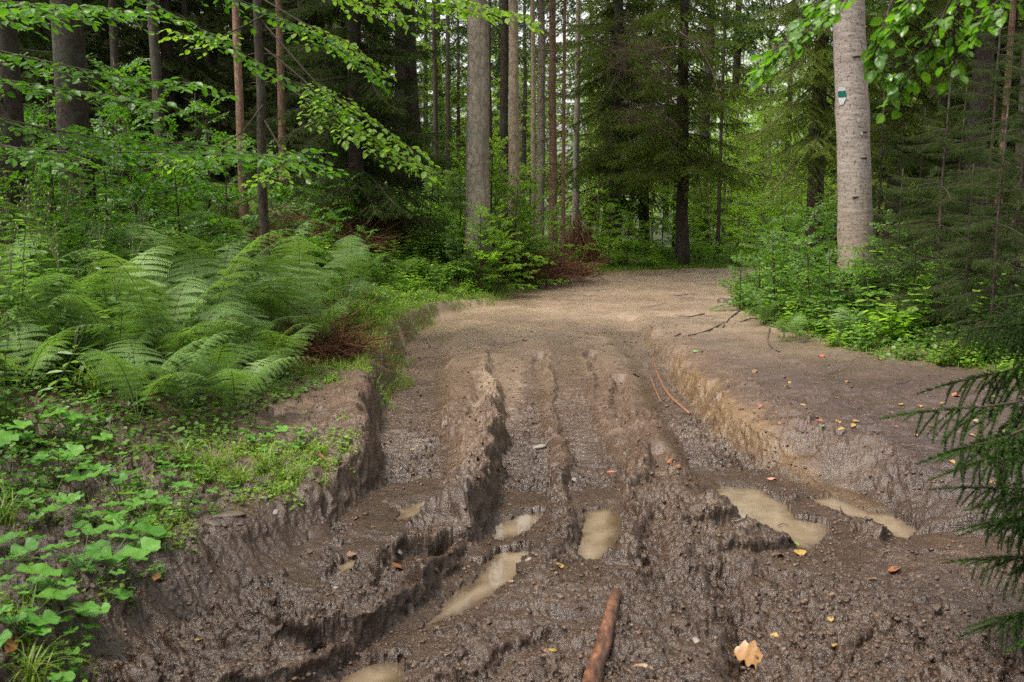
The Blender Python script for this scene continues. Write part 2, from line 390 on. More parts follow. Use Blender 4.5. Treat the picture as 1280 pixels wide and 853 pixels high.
def simple_mat(name, cols, scale=20, rough=0.8, bump=0.3, dist=0.01, spec=0.3, stretch=(1, 1, 1), detail=5, var=0.0, rough2=None):
    m, nt, ns, l = newmat(name)
    out = N(ns, 'OutputMaterial'); p = N(ns, 'BsdfPrincipled'); tc = N(ns, 'TexCoord'); mp = N(ns, 'Mapping')
    mp.inputs['Scale'].default_value = stretch; nz = N(ns, 'TexNoise'); nz.inputs['Scale'].default_value = scale; nz.inputs['Detail'].default_value = detail
    nz.inputs['Roughness'].default_value = .65
    l.new(tc.outputs['Object'], mp.inputs[0]); l.new(mp.outputs[0], nz.inputs['Vector'])
    k = len(cols); r = ramp(ns, [(.25 + .5*i/(k-1), c) for i, c in enumerate(cols)])
    src = nz.outputs['Fac']
    if var:
        at = N(ns, 'Attribute', attribute_name='var'); ma = N(ns, 'Math', operation='MULTIPLY_ADD'); ma.inputs[1].default_value = var
        sb = N(ns, 'Math', operation='SUBTRACT'); sb.inputs[1].default_value = .5; l.new(at.outputs['Fac'], sb.inputs[0]); l.new(sb.outputs[0], ma.inputs[0]); l.new(src, ma.inputs[2]); src = ma.outputs[0]
    l.new(src, r.inputs[0]); l.new(r.outputs[0], p.inputs['Base Color'])
    p.inputs['Roughness'].default_value = rough; p.inputs['Specular IOR Level'].default_value = spec
    b = N(ns, 'Bump'); b.inputs['Strength'].default_value = bump; b.inputs['Distance'].default_value = dist
    l.new(nz.outputs['Fac'], b.inputs['Height']); l.new(b.outputs[0], p.inputs['Normal']); l.new(p.outputs[0], out.inputs[0])
    return m
# ------------------------------------------------------------------ the ground
def ground_material():
    m, nt, ns, l = newmat('mud_and_soil')
    out = N(ns, 'OutputMaterial'); p = N(ns, 'BsdfPrincipled'); geo = N(ns, 'NewGeometry')
    def noise(sc, det=4, ro=.6, dim=None):
        n = N(ns, 'TexNoise'); n.inputs['Scale'].default_value = sc; n.inputs['Detail'].default_value = det; n.inputs['Roughness'].default_value = ro
        l.new(geo.outputs['Position'], n.inputs['Vector']); return n
    def mixc(f, a, b, typ='MIX'):
        x = N(ns, 'Mix', data_type='RGBA', blend_type=typ)
        if isinstance(f, float): x.inputs[0].default_value = f
        else: l.new(f, x.inputs[0])
        for i, s in ((6, a), (7, b)):
            if isinstance(s, tuple): x.inputs[i].default_value = (*s, 1)
            else: l.new(s, x.inputs[i])
        return x.outputs[2]
    def attr(n): return N(ns, 'Attribute', attribute_name=n).outputs['Fac']
    def rmp(src, a, b):
        r = N(ns, 'MapRange'); r.inputs[1].default_value = a; r.inputs[2].default_value = b; l.new(src, r.inputs[0]); return r.outputs[0]
    n1, n2, n3, n4 = noise(1.4, 4), noise(14, 5, .7), noise(70, 4, .7), noise(260, 3, .7)
    mud = ramp(ns, [(.28, (.034, .019, .011)), (.48, (.078, .046, .027)), (.72, (.165, .104, .064))]); l.new(n2.outputs['Fac'], mud.inputs[0])
    mud2 = ramp(ns, [(.3, (.036, .022, .015)), (.7, (.118, .076, .051))]); l.new(n3.outputs['Fac'], mud2.inputs[0])
    c = mixc(.5, mud.outputs[0], mud2.outputs[0])
    big = rmp(n1.outputs['Fac'], .35, .65)
    c = mixc(big, c, mixc(1.0, c, (.80, .74, .74), 'MULTIPLY'))
    c = mixc(attr('bank'), c, mixc(.7, c, (.037, .024, .023)))
    c = mixc(attr('clay'), c, mixc(n3.outputs['Fac'], (.115, .066, .027), (.19, .118, .053)))
    c = mixc(attr('pale'), c, mixc(n2.outputs['Fac'], (.21, .145, .10), (.32, .235, .165)))
    # crumbs and small stones
    vo = N(ns, 'TexVoronoi'); vo.inputs['Scale'].default_value = 55; l.new(geo.outputs['Position'], vo.inputs['Vector'])
    sep = N(ns, 'SeparateColor'); l.new(vo.outputs['Color'], sep.inputs[0])
    st = N(ns, 'Math', operation='GREATER_THAN'); st.inputs[1].default_value = .965; l.new(sep.outputs[0], st.inputs[0])
    sd = N(ns, 'Math', operation='LESS_THAN'); sd.inputs[1].default_value = .30; l.new(vo.outputs['Distance'], sd.inputs[0])
    s2 = N(ns, 'Math', operation='MULTIPLY'); l.new(st.outputs[0], s2.inputs[0]); l.new(sd.outputs[0], s2.inputs[1])
    c = mixc(s2.outputs[0], c, (.14, .11, .09))
    soil = ramp(ns, [(.3, (.035, .022, .013)), (.5, (.085, .048, .026)), (.72, (.17, .095, .052))]); l.new(n3.outputs['Fac'], soil.inputs[0])
    c = mixc(attr('soil'), c, soil.outputs[0])
    gr = ramp(ns, [(.3, (.022, .04, .010)), (.7, (.06, .10, .025))]); l.new(n2.outputs['Fac'], gr.inputs[0])
    c = mixc(attr('green'), c, gr.outputs[0])
    c = mixc(attr('wet'), c, mixc(1.0, c, (.50, .48, .47), 'MULTIPLY'))  # darkens damp ruts and puddle rims, and carries the foreground's painted tree shade
    l.new(c, p.inputs['Base Color'])
    # wetness
    wn_ = noise(3.2, 5, .7); w = rmp(wn_.outputs['Fac'], .42, .6)
    rr = N(ns, 'Math', operation='MULTIPLY_ADD'); rr.inputs[1].default_value = -.22; rr.inputs[2].default_value = .46; l.new(w, rr.inputs[0])
    r2 = N(ns, 'Math', operation='MULTIPLY_ADD'); r2.inputs[1].default_value = -.25; l.new(attr('wet'), r2.inputs[0]); l.new(rr.outputs[0], r2.inputs[2])
    r3 = N(ns, 'Math', operation='MULTIPLY_ADD'); r3.inputs[1].default_value = .4; l.new(attr('soil'), r3.inputs[0]); l.new(r2.outputs[0], r3.inputs[2]); r3.use_clamp = True
    l.new(r3.outputs[0], p.inputs['Roughness'])
    p.inputs['Specular IOR Level'].default_value = .5
    b1 = N(ns, 'Bump'); b1.inputs['Strength'].default_value = .8; b1.inputs['Distance'].default_value = .009; l.new(n3.outputs['Fac'], b1.inputs['Height'])
    b2 = N(ns, 'Bump'); b2.inputs['Strength'].default_value = .4; b2.inputs['Distance'].default_value = .0018; l.new(n4.outputs['Fac'], b2.inputs['Height']); l.new(b1.outputs[0], b2.inputs['Normal'])
    b3 = N(ns, 'Bump'); b3.inputs['Strength'].default_value = .6; b3.inputs['Distance'].default_value = .02; l.new(n2.outputs['Fac'], b3.inputs['Height']); l.new(b2.outputs[0], b3.inputs['Normal'])
    l.new(b3.outputs[0], p.inputs['Normal']); l.new(p.outputs[0], out.inputs[0])
    return m

def build_ground():
    ys = list(-np.geomspace(.3, 60, 14)[::-1]) + list(np.linspace(0, 2.55, 22)[0:])
    y = 2.6
    while y < 22: ys.append(y); y += 0.0046*(y/3)**1.75 if y < 19 else .08
    while y < 320: ys.append(y); y += .08 + (y-22)*0.035
    ys = np.array(ys)
    core = np.linspace(-.47, .47, 1180)
    side = .47 + np.cumsum(np.geomspace(.0016, .9, 85))
    ss = np.concatenate([-side[::-1], core, side])
    ye = np.maximum(ys, 0) + 1.15
    X = ss[None]*ye[:, None]; Y = np.repeat(ys[:, None], len(ss), 1)
    h, sL, dr, onb, sB, rut, onr = terrain(X, Y)
    # clods lean out a little: push along the surface normal
    near = (1-sm(9, 13, Y))
    gy, gx = np.gradient(h, axis=0)/np.maximum(np.gradient(Y, axis=0), 1e-5), np.gradient(h, axis=1)/np.maximum(np.gradient(X, axis=1), 1e-5)
    nn = np.sqrt(gx*gx + gy*gy + 1); steep = sm(.4, 1.4, np.sqrt(gx*gx + gy*gy))
    nz1 = (fbm(X*20 + h*26, Y*20 - h*22, 71, 4, .6)*0.022 + fbm(X*60 + h*70, Y*60 - h*50, 72, 2)*.008)*near*steep
    X2 = X - gx/nn*nz1; Y2 = Y - gy/nn*nz1; Z2 = h + nz1/nn
    nr, nc = X.shape
    i = np.arange(nr-1)[:, None]*nc; j = np.arange(nc-1)[None]
    F = np.stack([i+j, i+j+1, i+nc+j+1, i+nc+j], -1).reshape(-1, 4)
    bank = onb*sm(.02, .4, sB)*(1-sm(11, 15, Y))
    def blob(u, v, ru, rv, z=0):
        cx, cy = ground_pt(u, v, z); ax = ground_pt(u+ru, v, z)[0]-cx; ay = abs(ground_pt(u, v-rv, z)[1]-cy)
        q = np.sqrt(((X-cx)/ax)**2 + ((Y-cy)/ay)**2) + .25*fbm(X*4, Y*4, 80, 3); return 1-sm(.6, 1.05, q)
    clay = sm(-.24, -.1, sB)*(1-sm(-.02, .05, sB))*sm(4.2, 5.2, Y)*(1-sm(8.5, 10.5, Y))*sm(-.35, .1, fbm(X*3, Y*3, 81, 3)+.1)*(1-sm(.5,.9,rut*0))
    clay = np.maximum(clay*.6, .5*blob(1075, 590, 45, 22, .1))
    pale = np.maximum(.6*blob(630, 462, 34, 38), 1.0*sm(7, 13, Y)*(.75 + .5*fbm(X*1.5, Y*1.5, 82, 3)))
    pale = np.maximum(pale, .12*blob(590, 540, 18, 70)); pale = np.clip(pale, 0, 1)
    wet = np.clip(sm(-.03, -.16, h)*.5 + rut*.45 + .9*(1-sm(3.6, 7.0, Y)), 0, 1)  # ruts are damp; the foreground term paints in shade from trees near the camera
    for z_, P_ in PUDDLES:
        wet = np.maximum(wet, 1.2*(1-sm(.01, .16, poly_sdf(X, Y, P_))))
    wet = np.clip(wet + .45*blob(840, 790, 90, 60) + .5*blob(435, 705, 40, 25, -.1), 0, 1)
    soil = np.maximum(sm(.1, .9, sL + .25*fbm(X*2, Y*2, 83, 3)), sm(-.05, .35, dr + .15*fbm(X*3, Y*3, 84, 3)))
    vis = (Y < 20)
    green = sm(-.08, .3, sL + .2*fbm(X*3, Y*3, 85, 3))*sm(7.5, 9.5, Y)*(1-sm(3.0, 4.5, sL)) * .9
    green = np.maximum(green, soil*sm(18, 21, Y)*.85)
    soil = soil*(.45 + .55*sm(5.5, 8, Y)) 
    mb = MB(); mb.add(np.stack([X2, Y2, Z2], -1).reshape(-1, 3), F)
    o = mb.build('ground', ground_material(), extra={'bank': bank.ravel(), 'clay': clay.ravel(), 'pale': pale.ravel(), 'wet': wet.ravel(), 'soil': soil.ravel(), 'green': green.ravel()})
    tag(o, 'rutted brown mud track and forest floor', None, None, 'structure')
    if 'category' in o: del o['category']
    return o
ground = build_ground()

def water_material():
    m, nt, ns, l = newmat('muddy_water')
    out = N(ns, 'OutputMaterial'); p = N(ns, 'BsdfPrincipled'); geo = N(ns, 'NewGeometry')
    n = N(ns, 'TexNoise'); n.inputs['Scale'].default_value = 9; n.inputs['Detail'].default_value = 4; l.new(geo.outputs['Position'], n.inputs['Vector'])
    r = ramp(ns, [(.3, (.125, .092, .060)), (.7, (.185, .142, .096))]); l.new(n.outputs['Fac'], r.inputs[0]); at = N(ns, 'Attribute', attribute_name='var'); mx = N(ns, 'Mix', data_type='RGBA'); l.new(at.outputs['Fac'], mx.inputs[0]); mx.inputs[6].default_value = (.060, .040, .024, 1); l.new(r.outputs[0], mx.inputs[7]); l.new(mx.outputs[2], p.inputs['Base Color'])
    p.inputs['Coat Weight'].default_value = .3; p.inputs['Coat Roughness'].default_value = .02
    p.inputs['Roughness'].default_value = .06; p.inputs['Specular IOR Level'].default_value = .5; p.inputs['IOR'].default_value = 1.33
    n2 = N(ns, 'TexNoise'); n2.inputs['Scale'].default_value = 28; n2.inputs['Detail'].default_value = 2; l.new(geo.outputs['Position'], n2.inputs['Vector'])
    b = N(ns, 'Bump'); b.inputs['Strength'].default_value = .10; b.inputs['Distance'].default_value = .006; l.new(n2.outputs['Fac'], b.inputs['Height']); l.new(b.outputs[0], p.inputs['Normal'])
    l.new(p.outputs[0], out.inputs[0]); return m
WATER = water_material()
for z, P in PUDDLES:
    P = np.array(P); c = P.mean(0); n = len(P)
    E = np.concatenate([P[k] + (P[(k+1) % n]-P[k])*(np.arange(8)/8)[:, None] for k in range(n)]); E = c + (E-c)*(1 + .07/np.linalg.norm(E-c, axis=1, keepdims=True)); m = len(E)
    fr = [1, .94, .88, .82, .74, .64, .5, .3]; V = np.concatenate([c + (E-c)*f for f in fr] + [c[None]])
    d = -poly_sdf(V[:, 0], V[:, 1], P) + .03*fbm(V[:, 0]*16, V[:, 1]*16, 66, 3)
    mb = MB(); i = np.arange(len(fr)-1)[:, None]*m; j = np.arange(m)[None]; j2 = (j+1) % m
    F4 = np.stack([i+j, i+j2, i+m+j2, i+m+j], -1).reshape(-1, 4); k = (len(fr)-1)*m; F3 = np.stack([k+np.arange(m), k+(np.arange(m)+1) % m, np.full(m, k+m)], 1)
    mb.add(np.c_[V - c, np.zeros(len(V))], [F4, F3], sm(-.005, .075, d))
    o = mb.build('puddle_water', WATER); o.location = (c[0], c[1], z); o['kind'] = 'structure'
# ------------------------------------------------------------------ plant materials
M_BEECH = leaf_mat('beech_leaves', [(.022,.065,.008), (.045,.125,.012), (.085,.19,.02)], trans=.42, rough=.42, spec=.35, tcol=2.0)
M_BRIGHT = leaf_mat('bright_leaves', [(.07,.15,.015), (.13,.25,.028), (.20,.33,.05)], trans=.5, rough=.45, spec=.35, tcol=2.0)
M_SUN_TINT = leaf_mat('sun_tinted_leaves', [(.09,.18,.018), (.15,.27,.03), (.22,.35,.06)], trans=.5, rough=.45, spec=.3, tcol=2.0)  # greens brightened in the colour to stand in for sunlit leaves
M_SPRUCE = leaf_mat('spruce_needles', [(.016,.034,.009), (.038,.070,.017), (.075,.125,.030)], trans=.22, rough=.6, spec=.12)
M_SPRUCE_L = leaf_mat('pale_spruce_needles', [(.055,.095,.018), (.11,.17,.034), (.18,.25,.058)], trans=.4, rough=.6, spec=.12)
M_SPRUCE_M = leaf_mat('green_spruce_needles', [(.036,.066,.013), (.082,.13,.026), (.145,.205,.045)], trans=.38, rough=.6, spec=.12)
M_FERN = leaf_mat('fern_fronds', [(.045,.10,.022), (.095,.18,.048), (.17,.28,.095)], trans=.35, rough=.5, spec=.35, tcol=1.7)
M_HERB = leaf_mat('herb_leaves', [(.035,.095,.016), (.07,.155,.026), (.13,.235,.045)], trans=.38, rough=.45, spec=.35, tcol=1.8)
M_BUTTER = leaf_mat('round_leaves', [(.04,.14,.02), (.075,.21,.03), (.12,.28,.05)], trans=.35, rough=.42, spec=.35, tcol=1.7)
M_GRASS = leaf_mat('grass_blades', [(.06,.12,.014), (.12,.20,.026), (.21,.29,.055)], trans=.35, rough=.45, spec=.35, tcol=1.7)
M_STEM = simple_mat('green_stems', [(.05,.08,.02), (.10,.13,.04)], 12, .6)
M_TWIG = simple_mat('dark_twigs', [(.026,.018,.012), (.055,.04,.028)], 20, .85)
M_DEAD = simple_mat('dry_twigs', [(.11,.075,.055), (.21,.15,.115)], 14, .85)
M_RUST = simple_mat('rust_brown_brush', [(.07,.03,.015), (.19,.085,.045)], 9, .9, var=.6)
def bark(name, cols, sc, stretch, bump, dist, moss=None):
    m, nt, ns, l = newmat(name)
    out = N(ns, 'OutputMaterial'); p = N(ns, 'BsdfPrincipled'); tc = N(ns, 'TexCoord'); mp = N(ns, 'Mapping'); mp.inputs['Scale'].default_value = stretch
    l.new(tc.outputs['Object'], mp.inputs[0])
    v = N(ns, 'TexVoronoi'); v.inputs['Scale'].default_value = sc; v.distance = 'EUCLIDEAN'; v.feature = 'DISTANCE_TO_EDGE'
    nz = N(ns, 'TexNoise'); nz.inputs['Scale'].default_value = sc*.6; nz.inputs['Detail'].default_value = 6; nz.inputs['Roughness'].default_value = .7
    l.new(mp.outputs[0], nz.inputs['Vector'])
    ad = N(ns, 'Mix', data_type='RGBA'); ad.inputs[0].default_value = .12; l.new(mp.outputs[0], ad.inputs[6]); l.new(nz.outputs['Color'], ad.inputs[7]); l.new(ad.outputs[2], v.inputs['Vector'])
    r = ramp(ns, [(.25, cols[0]), (.5, cols[1]), (.75, cols[2])]); l.new(nz.outputs['Fac'], r.inputs[0])
    mr = N(ns, 'MapRange'); mr.inputs[1].default_value = 0; mr.inputs[2].default_value = .12; mr.inputs[3].default_value = .55; l.new(v.outputs['Distance'], mr.inputs[0])
    mm = N(ns, 'Mix', data_type='RGBA', blend_type='MULTIPLY'); mm.inputs[0].default_value = 1; l.new(r.outputs[0], mm.inputs[6]); l.new(mr.outputs[0], mm.inputs[7])
    c = mm.outputs[2]
    big = N(ns, 'TexNoise'); big.inputs['Scale'].default_value = 1.6; big.inputs['Detail'].default_value = 4; l.new(tc.outputs['Object'], big.inputs['Vector'])
    if moss:
        rr = N(ns, 'MapRange'); rr.inputs[1].default_value = .5; rr.inputs[2].default_value = .68; l.new(big.outputs['Fac'], rr.inputs[0])
        x = N(ns, 'Mix', data_type='RGBA'); l.new(rr.outputs[0], x.inputs[0]); l.new(c, x.inputs[6]); x.inputs[7].default_value = (*moss, 1); c = x.outputs[2]
    l.new(c, p.inputs['Base Color']); p.inputs['Roughness'].default_value = .85; p.inputs['Specular IOR Level'].default_value = .25
    b = N(ns, 'Bump'); b.inputs['Strength'].default_value = bump; b.inputs['Distance'].default_value = dist; l.new(mr.outputs[0], b.inputs['Height'])
    b2 = N(ns, 'Bump'); b2.inputs['Strength'].default_value = .5; b2.inputs['Distance'].default_value = dist*.6; l.new(nz.outputs['Fac'], b2.inputs['Height']); l.new(b.outputs[0], b2.inputs['Normal'])
    l.new(b2.outputs[0], p.inputs['Normal']); l.new(p.outputs[0], out.inputs[0]); return m
M_BARK_D = bark('dark_spruce_bark', [(.03,.021,.016), (.06,.043,.032), (.11,.085,.068)], 24, (1, 1, .5), .8, .012, (.06, .065, .05))
M_BARK_DD = bark('very_dark_spruce_bark', [(.018,.012,.009), (.038,.026,.019), (.085,.068,.055)], 20, (1, 1, .5), .9, .014, (.04, .045, .03))
M_BARK_G = bark('grey_fir_bark', [(.14,.115,.09), (.24,.20,.155), (.34,.30,.245)], 12, (1, 1, .6), .3, .006, (.13, .14, .10))
M_BARK_B = bark('beige_spruce_bark', [(.20,.15,.10), (.30,.235,.165), (.40,.33,.25)], 20, (1, 1, .5), .5, .006)
M_BARK_R = bark('reddish_spruce_bark', [(.12,.07,.045), (.20,.12,.08), (.29,.19,.13)], 26, (1, 1, .5), .7, .008)
def beech_bark():
    m, nt, ns, l = newmat('smooth_grey_bark')
    out = N(ns, 'OutputMaterial'); p = N(ns, 'BsdfPrincipled'); tc = N(ns, 'TexCoord'); mp = N(ns, 'Mapping'); mp.inputs['Scale'].default_value = (1, 1, 5.5)
    l.new(tc.outputs['Object'], mp.inputs[0])
    nz = N(ns, 'TexNoise'); nz.inputs['Scale'].default_value = 5; nz.inputs['Detail'].default_value = 8; nz.inputs['Roughness'].default_value = .68; l.new(mp.outputs[0], nz.inputs['Vector'])
    r = ramp(ns, [(.26, (.07,.052,.042)), (.38, (.23,.185,.16)), (.58, (.34,.29,.255)), (.78, (.46,.41,.37))]); l.new(nz.outputs['Fac'], r.inputs[0])
    sp = N(ns, 'TexNoise'); sp.inputs['Scale'].default_value = 34; sp.inputs['Detail'].default_value = 3; l.new(tc.outputs['Object'], sp.inputs['Vector'])
    q = N(ns, 'MapRange'); q.inputs[1].default_value = .54; q.inputs[2].default_value = .68; l.new(sp.outputs['Fac'], q.inputs[0])
    x = N(ns, 'Mix', data_type='RGBA'); l.new(q.outputs[0], x.inputs[0]); l.new(r.outputs[0], x.inputs[6]); x.inputs[7].default_value = (.10,.075,.055,1)
    sz = N(ns, 'SeparateXYZ'); l.new(tc.outputs['Object'], sz.inputs[0])
    low = N(ns, 'MapRange'); low.inputs[1].default_value = 1.7; low.inputs[2].default_value = .1; low.inputs[4].default_value = .8; l.new(sz.outputs['Z'], low.inputs[0])
    y = N(ns, 'Mix', data_type='RGBA'); l.new(low.outputs[0], y.inputs[0]); l.new(x.outputs[2], y.inputs[6]); y.inputs[7].default_value = (.17,.115,.07,1)
    l.new(y.outputs[2], p.inputs['Base Color']); p.inputs['Roughness'].default_value = .7; p.inputs['Specular IOR Level'].default_value = .3
    b = N(ns, 'Bump'); b.inputs['Strength'].default_value = .5; b.inputs['Distance'].default_value = .012; l.new(nz.outputs['Fac'], b.inputs['Height']); l.new(b.outputs[0], p.inputs['Normal'])
    l.new(p.outputs[0], out.inputs[0]); return m
M_BEECH_BARK = beech_bark()

# ------------------------------------------------------------------ plant prototypes (numpy arrays)
rs = np.random.RandomState
LEAF_V = np.array([(0,0,0),(0,.33,-.05),(0,.68,-.05),(0,1,-.10),(-.20,.14,.02),(-.33,.42,.03),(-.25,.74,0),(.20,.14,.02),(.33,.42,.03),(.25,.74,0)], float)
LEAF_F = [np.array([(0,1,5,4),(1,2,6,5),(0,7,8,1),(1,8,9,2)]), np.array([(2,3,6),(2,9,3)])]
LEAF_S = np.array([(0,0,0),(-.3,.45,.05),(0,1,-.06),(.3,.45,.05)], float); LEAF_SF = [np.array([(0,3,2,1)])]
def needle_twig(L, sp=.02, nl=.03, w=.006, rng=None, flat=.5):
    """a spruce twig along +y: pairs of pointed needles all round, drooping slightly"""
    n = max(3, int(L/sp)); t = (np.arange(n)+.5)/n
    V = []; F = []
    for side in (-1, 1, 0):
        m = n; a = rng.uniform(-.5, .5, m); ln = nl*(1-.5*t**3)*rng.uniform(.8, 1.2, m)
        ang = R(55) + rng.uniform(-.25, .25, m)
        dx = side*np.sin(ang); dz = a*flat + (.6 if side == 0 else 0); dy = np.cos(ang)
        D = np.stack([dx*np.ones(m), dy*np.ones(m), dz*np.ones(m)], 1); D /= np.linalg.norm(D, axis=1, keepdims=True)
        B = np.stack([np.zeros(m), t*L, -.08*L*t*t*np.ones(m)], 1)
        W = np.cross(D, rng.normal(size=(m, 3))); W /= np.maximum(np.linalg.norm(W, axis=1, keepdims=True), 1e-6)
        P = np.stack([B - W*w, B + W*w, B + D*ln[:, None]], 1)
        k = sum(len(v) for v in V); V.append(P.reshape(-1, 3)); F.append(np.arange(3*m).reshape(-1, 3) + k)
    return np.concatenate(V), np.concatenate(F)
def spruce_branch(L, rng, droop=.35, sp=.028, nl=.04, w=.009, twig_gap=.085, hang=.35, bare=.12, wide=.36, wr=.6):
    """returns needle arrays and wood arrays of a branch along +y"""
    nb, wb_ = MB(), MB()
    n = 14; t = np.linspace(0, 1, n); P = np.stack([.04*L*np.sin(t*4 + rng.rand()*6)*t, L*t, -droop*L*t**1.6*(1 - .45*t**2)], 1)
    tube(wb_, P, (.0075*L*(1-.85*t) + .0022)*(.4 + wr), 5)
    protos = [needle_twig(.3, sp, nl, w, rng) for _ in range(4)]
    T = []; D = []; S = []
    k = int(L*(1-bare)/twig_gap)
    for i in range(k):
        tt = bare + (1-bare)*(i + rng.rand()*.5)/k
        p = np.array([np.interp(tt, t, P[:, j]) for j in range(3)])
        for s in (-1, 1):
            l = L*wide*(1-tt)**.75*min(1, (tt-bare)*4 + .45)*rng.uniform(.65, 1.1) + .07
            d = np.array([s*math.sin(R(58)), math.cos(R(58)), -hang*rng.uniform(.5, 1.5)]); d /= np.linalg.norm(d)
            q = max(1, int(l/.22 + .5)); prev = p
            for j in range(q):                      # the side twig itself
                dd = d + np.array([0, 0, -.25*hang*j]); dd /= np.linalg.norm(dd)
                T.append(prev); D.append(dd); S.append((l/q)/.3*1.08); 
                nxt = prev + dd*(l/q)
                if l > .16:
                    for s2 in (-1, 1):              # tertiary twigs
                        if rng.rand() < .9:
                            d2 = dd*.75 + s2*np.array([-dd[1], dd[0], 0])*.65 + np.array([0, 0, -hang*rng.uniform(.3, 1.6)]); d2 /= np.linalg.norm(d2)
                            T.append(prev + (nxt-prev)*rng.rand()); D.append(d2); S.append(l*(1-j/q)*rng.uniform(.25, .5)/.3)
                prev = nxt
            tube(wb_, np.array([p, p + d*l*.9]), [(.004*L+.001)*wr, .0012*wr], 3, cap=False)
    T.append(P[-3]); D.append(P[-1]-P[-3]); S.append(.3/.3)
    T, D, S = np.array(T), np.array(D), np.array(S)
    M = frames(D, np.tile([0, 0, 1.], (len(D), 1)) + rng.normal(size=(len(D), 3))*.25)
    which = rng.randint(0, 4, len(T))
    for q in range(4):
        m = which == q
        if m.any(): scatter(nb, protos[q][0], [protos[q][1]], M[m], T[m], np.stack([np.clip(S[m], .5, 1.3), S[m], np.clip(S[m], .5, 1.3)], 1), rng.rand(m.sum()))
    return nb.arrays(), wb_.arrays()
def leafy_branch(L, rng, leaf=.075, gap=.05, twig_gap=.085, tmpl='full', droop=.12, wide=.42, flat=.18):
    """flat layered spray of broad leaves along +y"""
    nb, wb_ = MB(), MB()
    n = 12; t = np.linspace(0, 1, n); P = np.stack([.06*L*np.sin(t*5 + rng.rand()*6)*t, L*t, .08*L*np.sin(t*3) - droop*L*t**2], 1)
    tube(wb_, P, .009*L*(1-.85*t) + .0015, 5)
    T, D = [], []
    k = int(L*.85/twig_gap)
    def leaves(a, b, sag):
        l = np.linalg.norm(b-a); m = max(1, int(l/gap)); dr = (b-a)/max(l, 1e-6); sd = np.array([dr[1], -dr[0], 0])
        for j in range(m+1):
            u = (j+.6)/(m+1); s = 1 if j % 2 else -1
            pp = a + (b-a)*u - np.array([0, 0, sag*l*u*u])
            if j == m: dd = dr
            else: dd = dr*.55 + sd*s*.8
            T.append(pp); D.append(dd + rng.normal(size=3)*flat)
    for i in range(k):
        tt = .12 + .86*(i + rng.rand()*.6)/k
        p = np.array([np.interp(tt, t, P[:, j]) for j in range(3)])
        s = 1 if i % 2 else -1
        l = L*wide*(1-tt)**.7*rng.uniform(.6, 1.15) + .08
        d = np.array([s*math.sin(R(52)), math.cos(R(52)), rng.normal()*.16 - .05]); d /= np.linalg.norm(d)
        e = p + d*l; tube(wb_, np.array([p, (p+e)/2 + [0, 0, .01], e - [0, 0, .05*l]]), [.0035*L+.001, .0022, .001], 3, cap=False)
        leaves(p, e, .1)
        if l > .3:
            for s2 in (-1, 1):
                q = p + d*l*rng.uniform(.3, .6); d2 = d*.7 + s2*np.array([d[1], -d[0], rng.normal()*.15])*.6
                leaves(q, q + d2*l*.45, .1)
    leaves(P[-4], P[-1], .05)
    T, D = np.array(T), np.array(D); m = len(T)
    Nn = np.tile([0, 0, 1.], (m, 1)) + rng.normal(size=(m, 3))*.28
    D[:, 2] -= .12
    tv, tf = (LEAF_V, LEAF_F) if tmpl == 'full' else (LEAF_S, LEAF_SF)
    scatter(nb, tv, tf, frames(D, Nn), T, leaf*rng.uniform(.6, 1.15, m), rng.rand(m))
    return nb.arrays(), wb_.arrays()
def rotz(a):
    c, s = math.cos(a), math.sin(a); return np.array([[c, -s, 0], [s, c, 0], [0, 0, 1.]])
def rotx(a):
    c, s = math.cos(a), math.sin(a); return np.array([[1, 0, 0], [0, c, -s], [0, s, c]])
def put(mb, arr, loc, yaw, pitch, s, jit=0, rng=None):
    V, F, A = arr; M = rotz(-yaw) @ rotx(pitch)
    mb.add(V*s @ M.T + np.asarray(loc), F, np.clip(A*.75 + .25*jit, 0, 1))
def trunk_mb(h, r, rng, lean=(0, 0), sides=12, seg=16, flare=1.5, top=.35, lump=.08):
    mb = MB(); t = np.linspace(0, 1, seg)**1.3; z = t*h
    w = np.cumsum(rng.normal(size=(seg, 2))*.25*r, 0); w[0] = 0
    P = np.c_[lean[0]*z + w[:, 0]*.5, lean[1]*z + w[:, 1]*.5, z - .12*(t == 0)]
    rad = r*(1 - (1-top)*t) * (1 + (flare-1)*np.exp(-z/.35))
    tube(mb, P, rad, sides, lump=lump, seed=rng.randint(1000)); return mb, P
def trunk_at(P, z):
    return np.array([np.interp(z, P[:, 2], P[:, 0]), np.interp(z, P[:, 2], P[:, 1]), z])

rg = rs(11)
SB = [spruce_branch(2.0, rs(100+i), droop=.30+.12*(i % 3), hang=.5+.25*(i % 2)) for i in range(5)]
SBF = [spruce_branch(2.0, rs(120+i), droop=.3+.1*i, hang=.6, sp=.06, nl=.07, w=.02, twig_gap=.17) for i in range(3)]
LB = [leafy_branch(1.5, rs(140+i)) for i in range(4)]
LBB = [leafy_branch(1.5, rs(160+i), leaf=.15, gap=.085, twig_gap=.15, flat=.25) for i in range(3)]
LBF = [leafy_branch(1.8, rs(150+i), leaf=.13, gap=.10, twig_gap=.16, tmpl='s', flat=.3) for i in range(3)]
print('branch tris', [sum(len(f) for f in b[0][1]) for b in SB+SBF+LB+LBF])

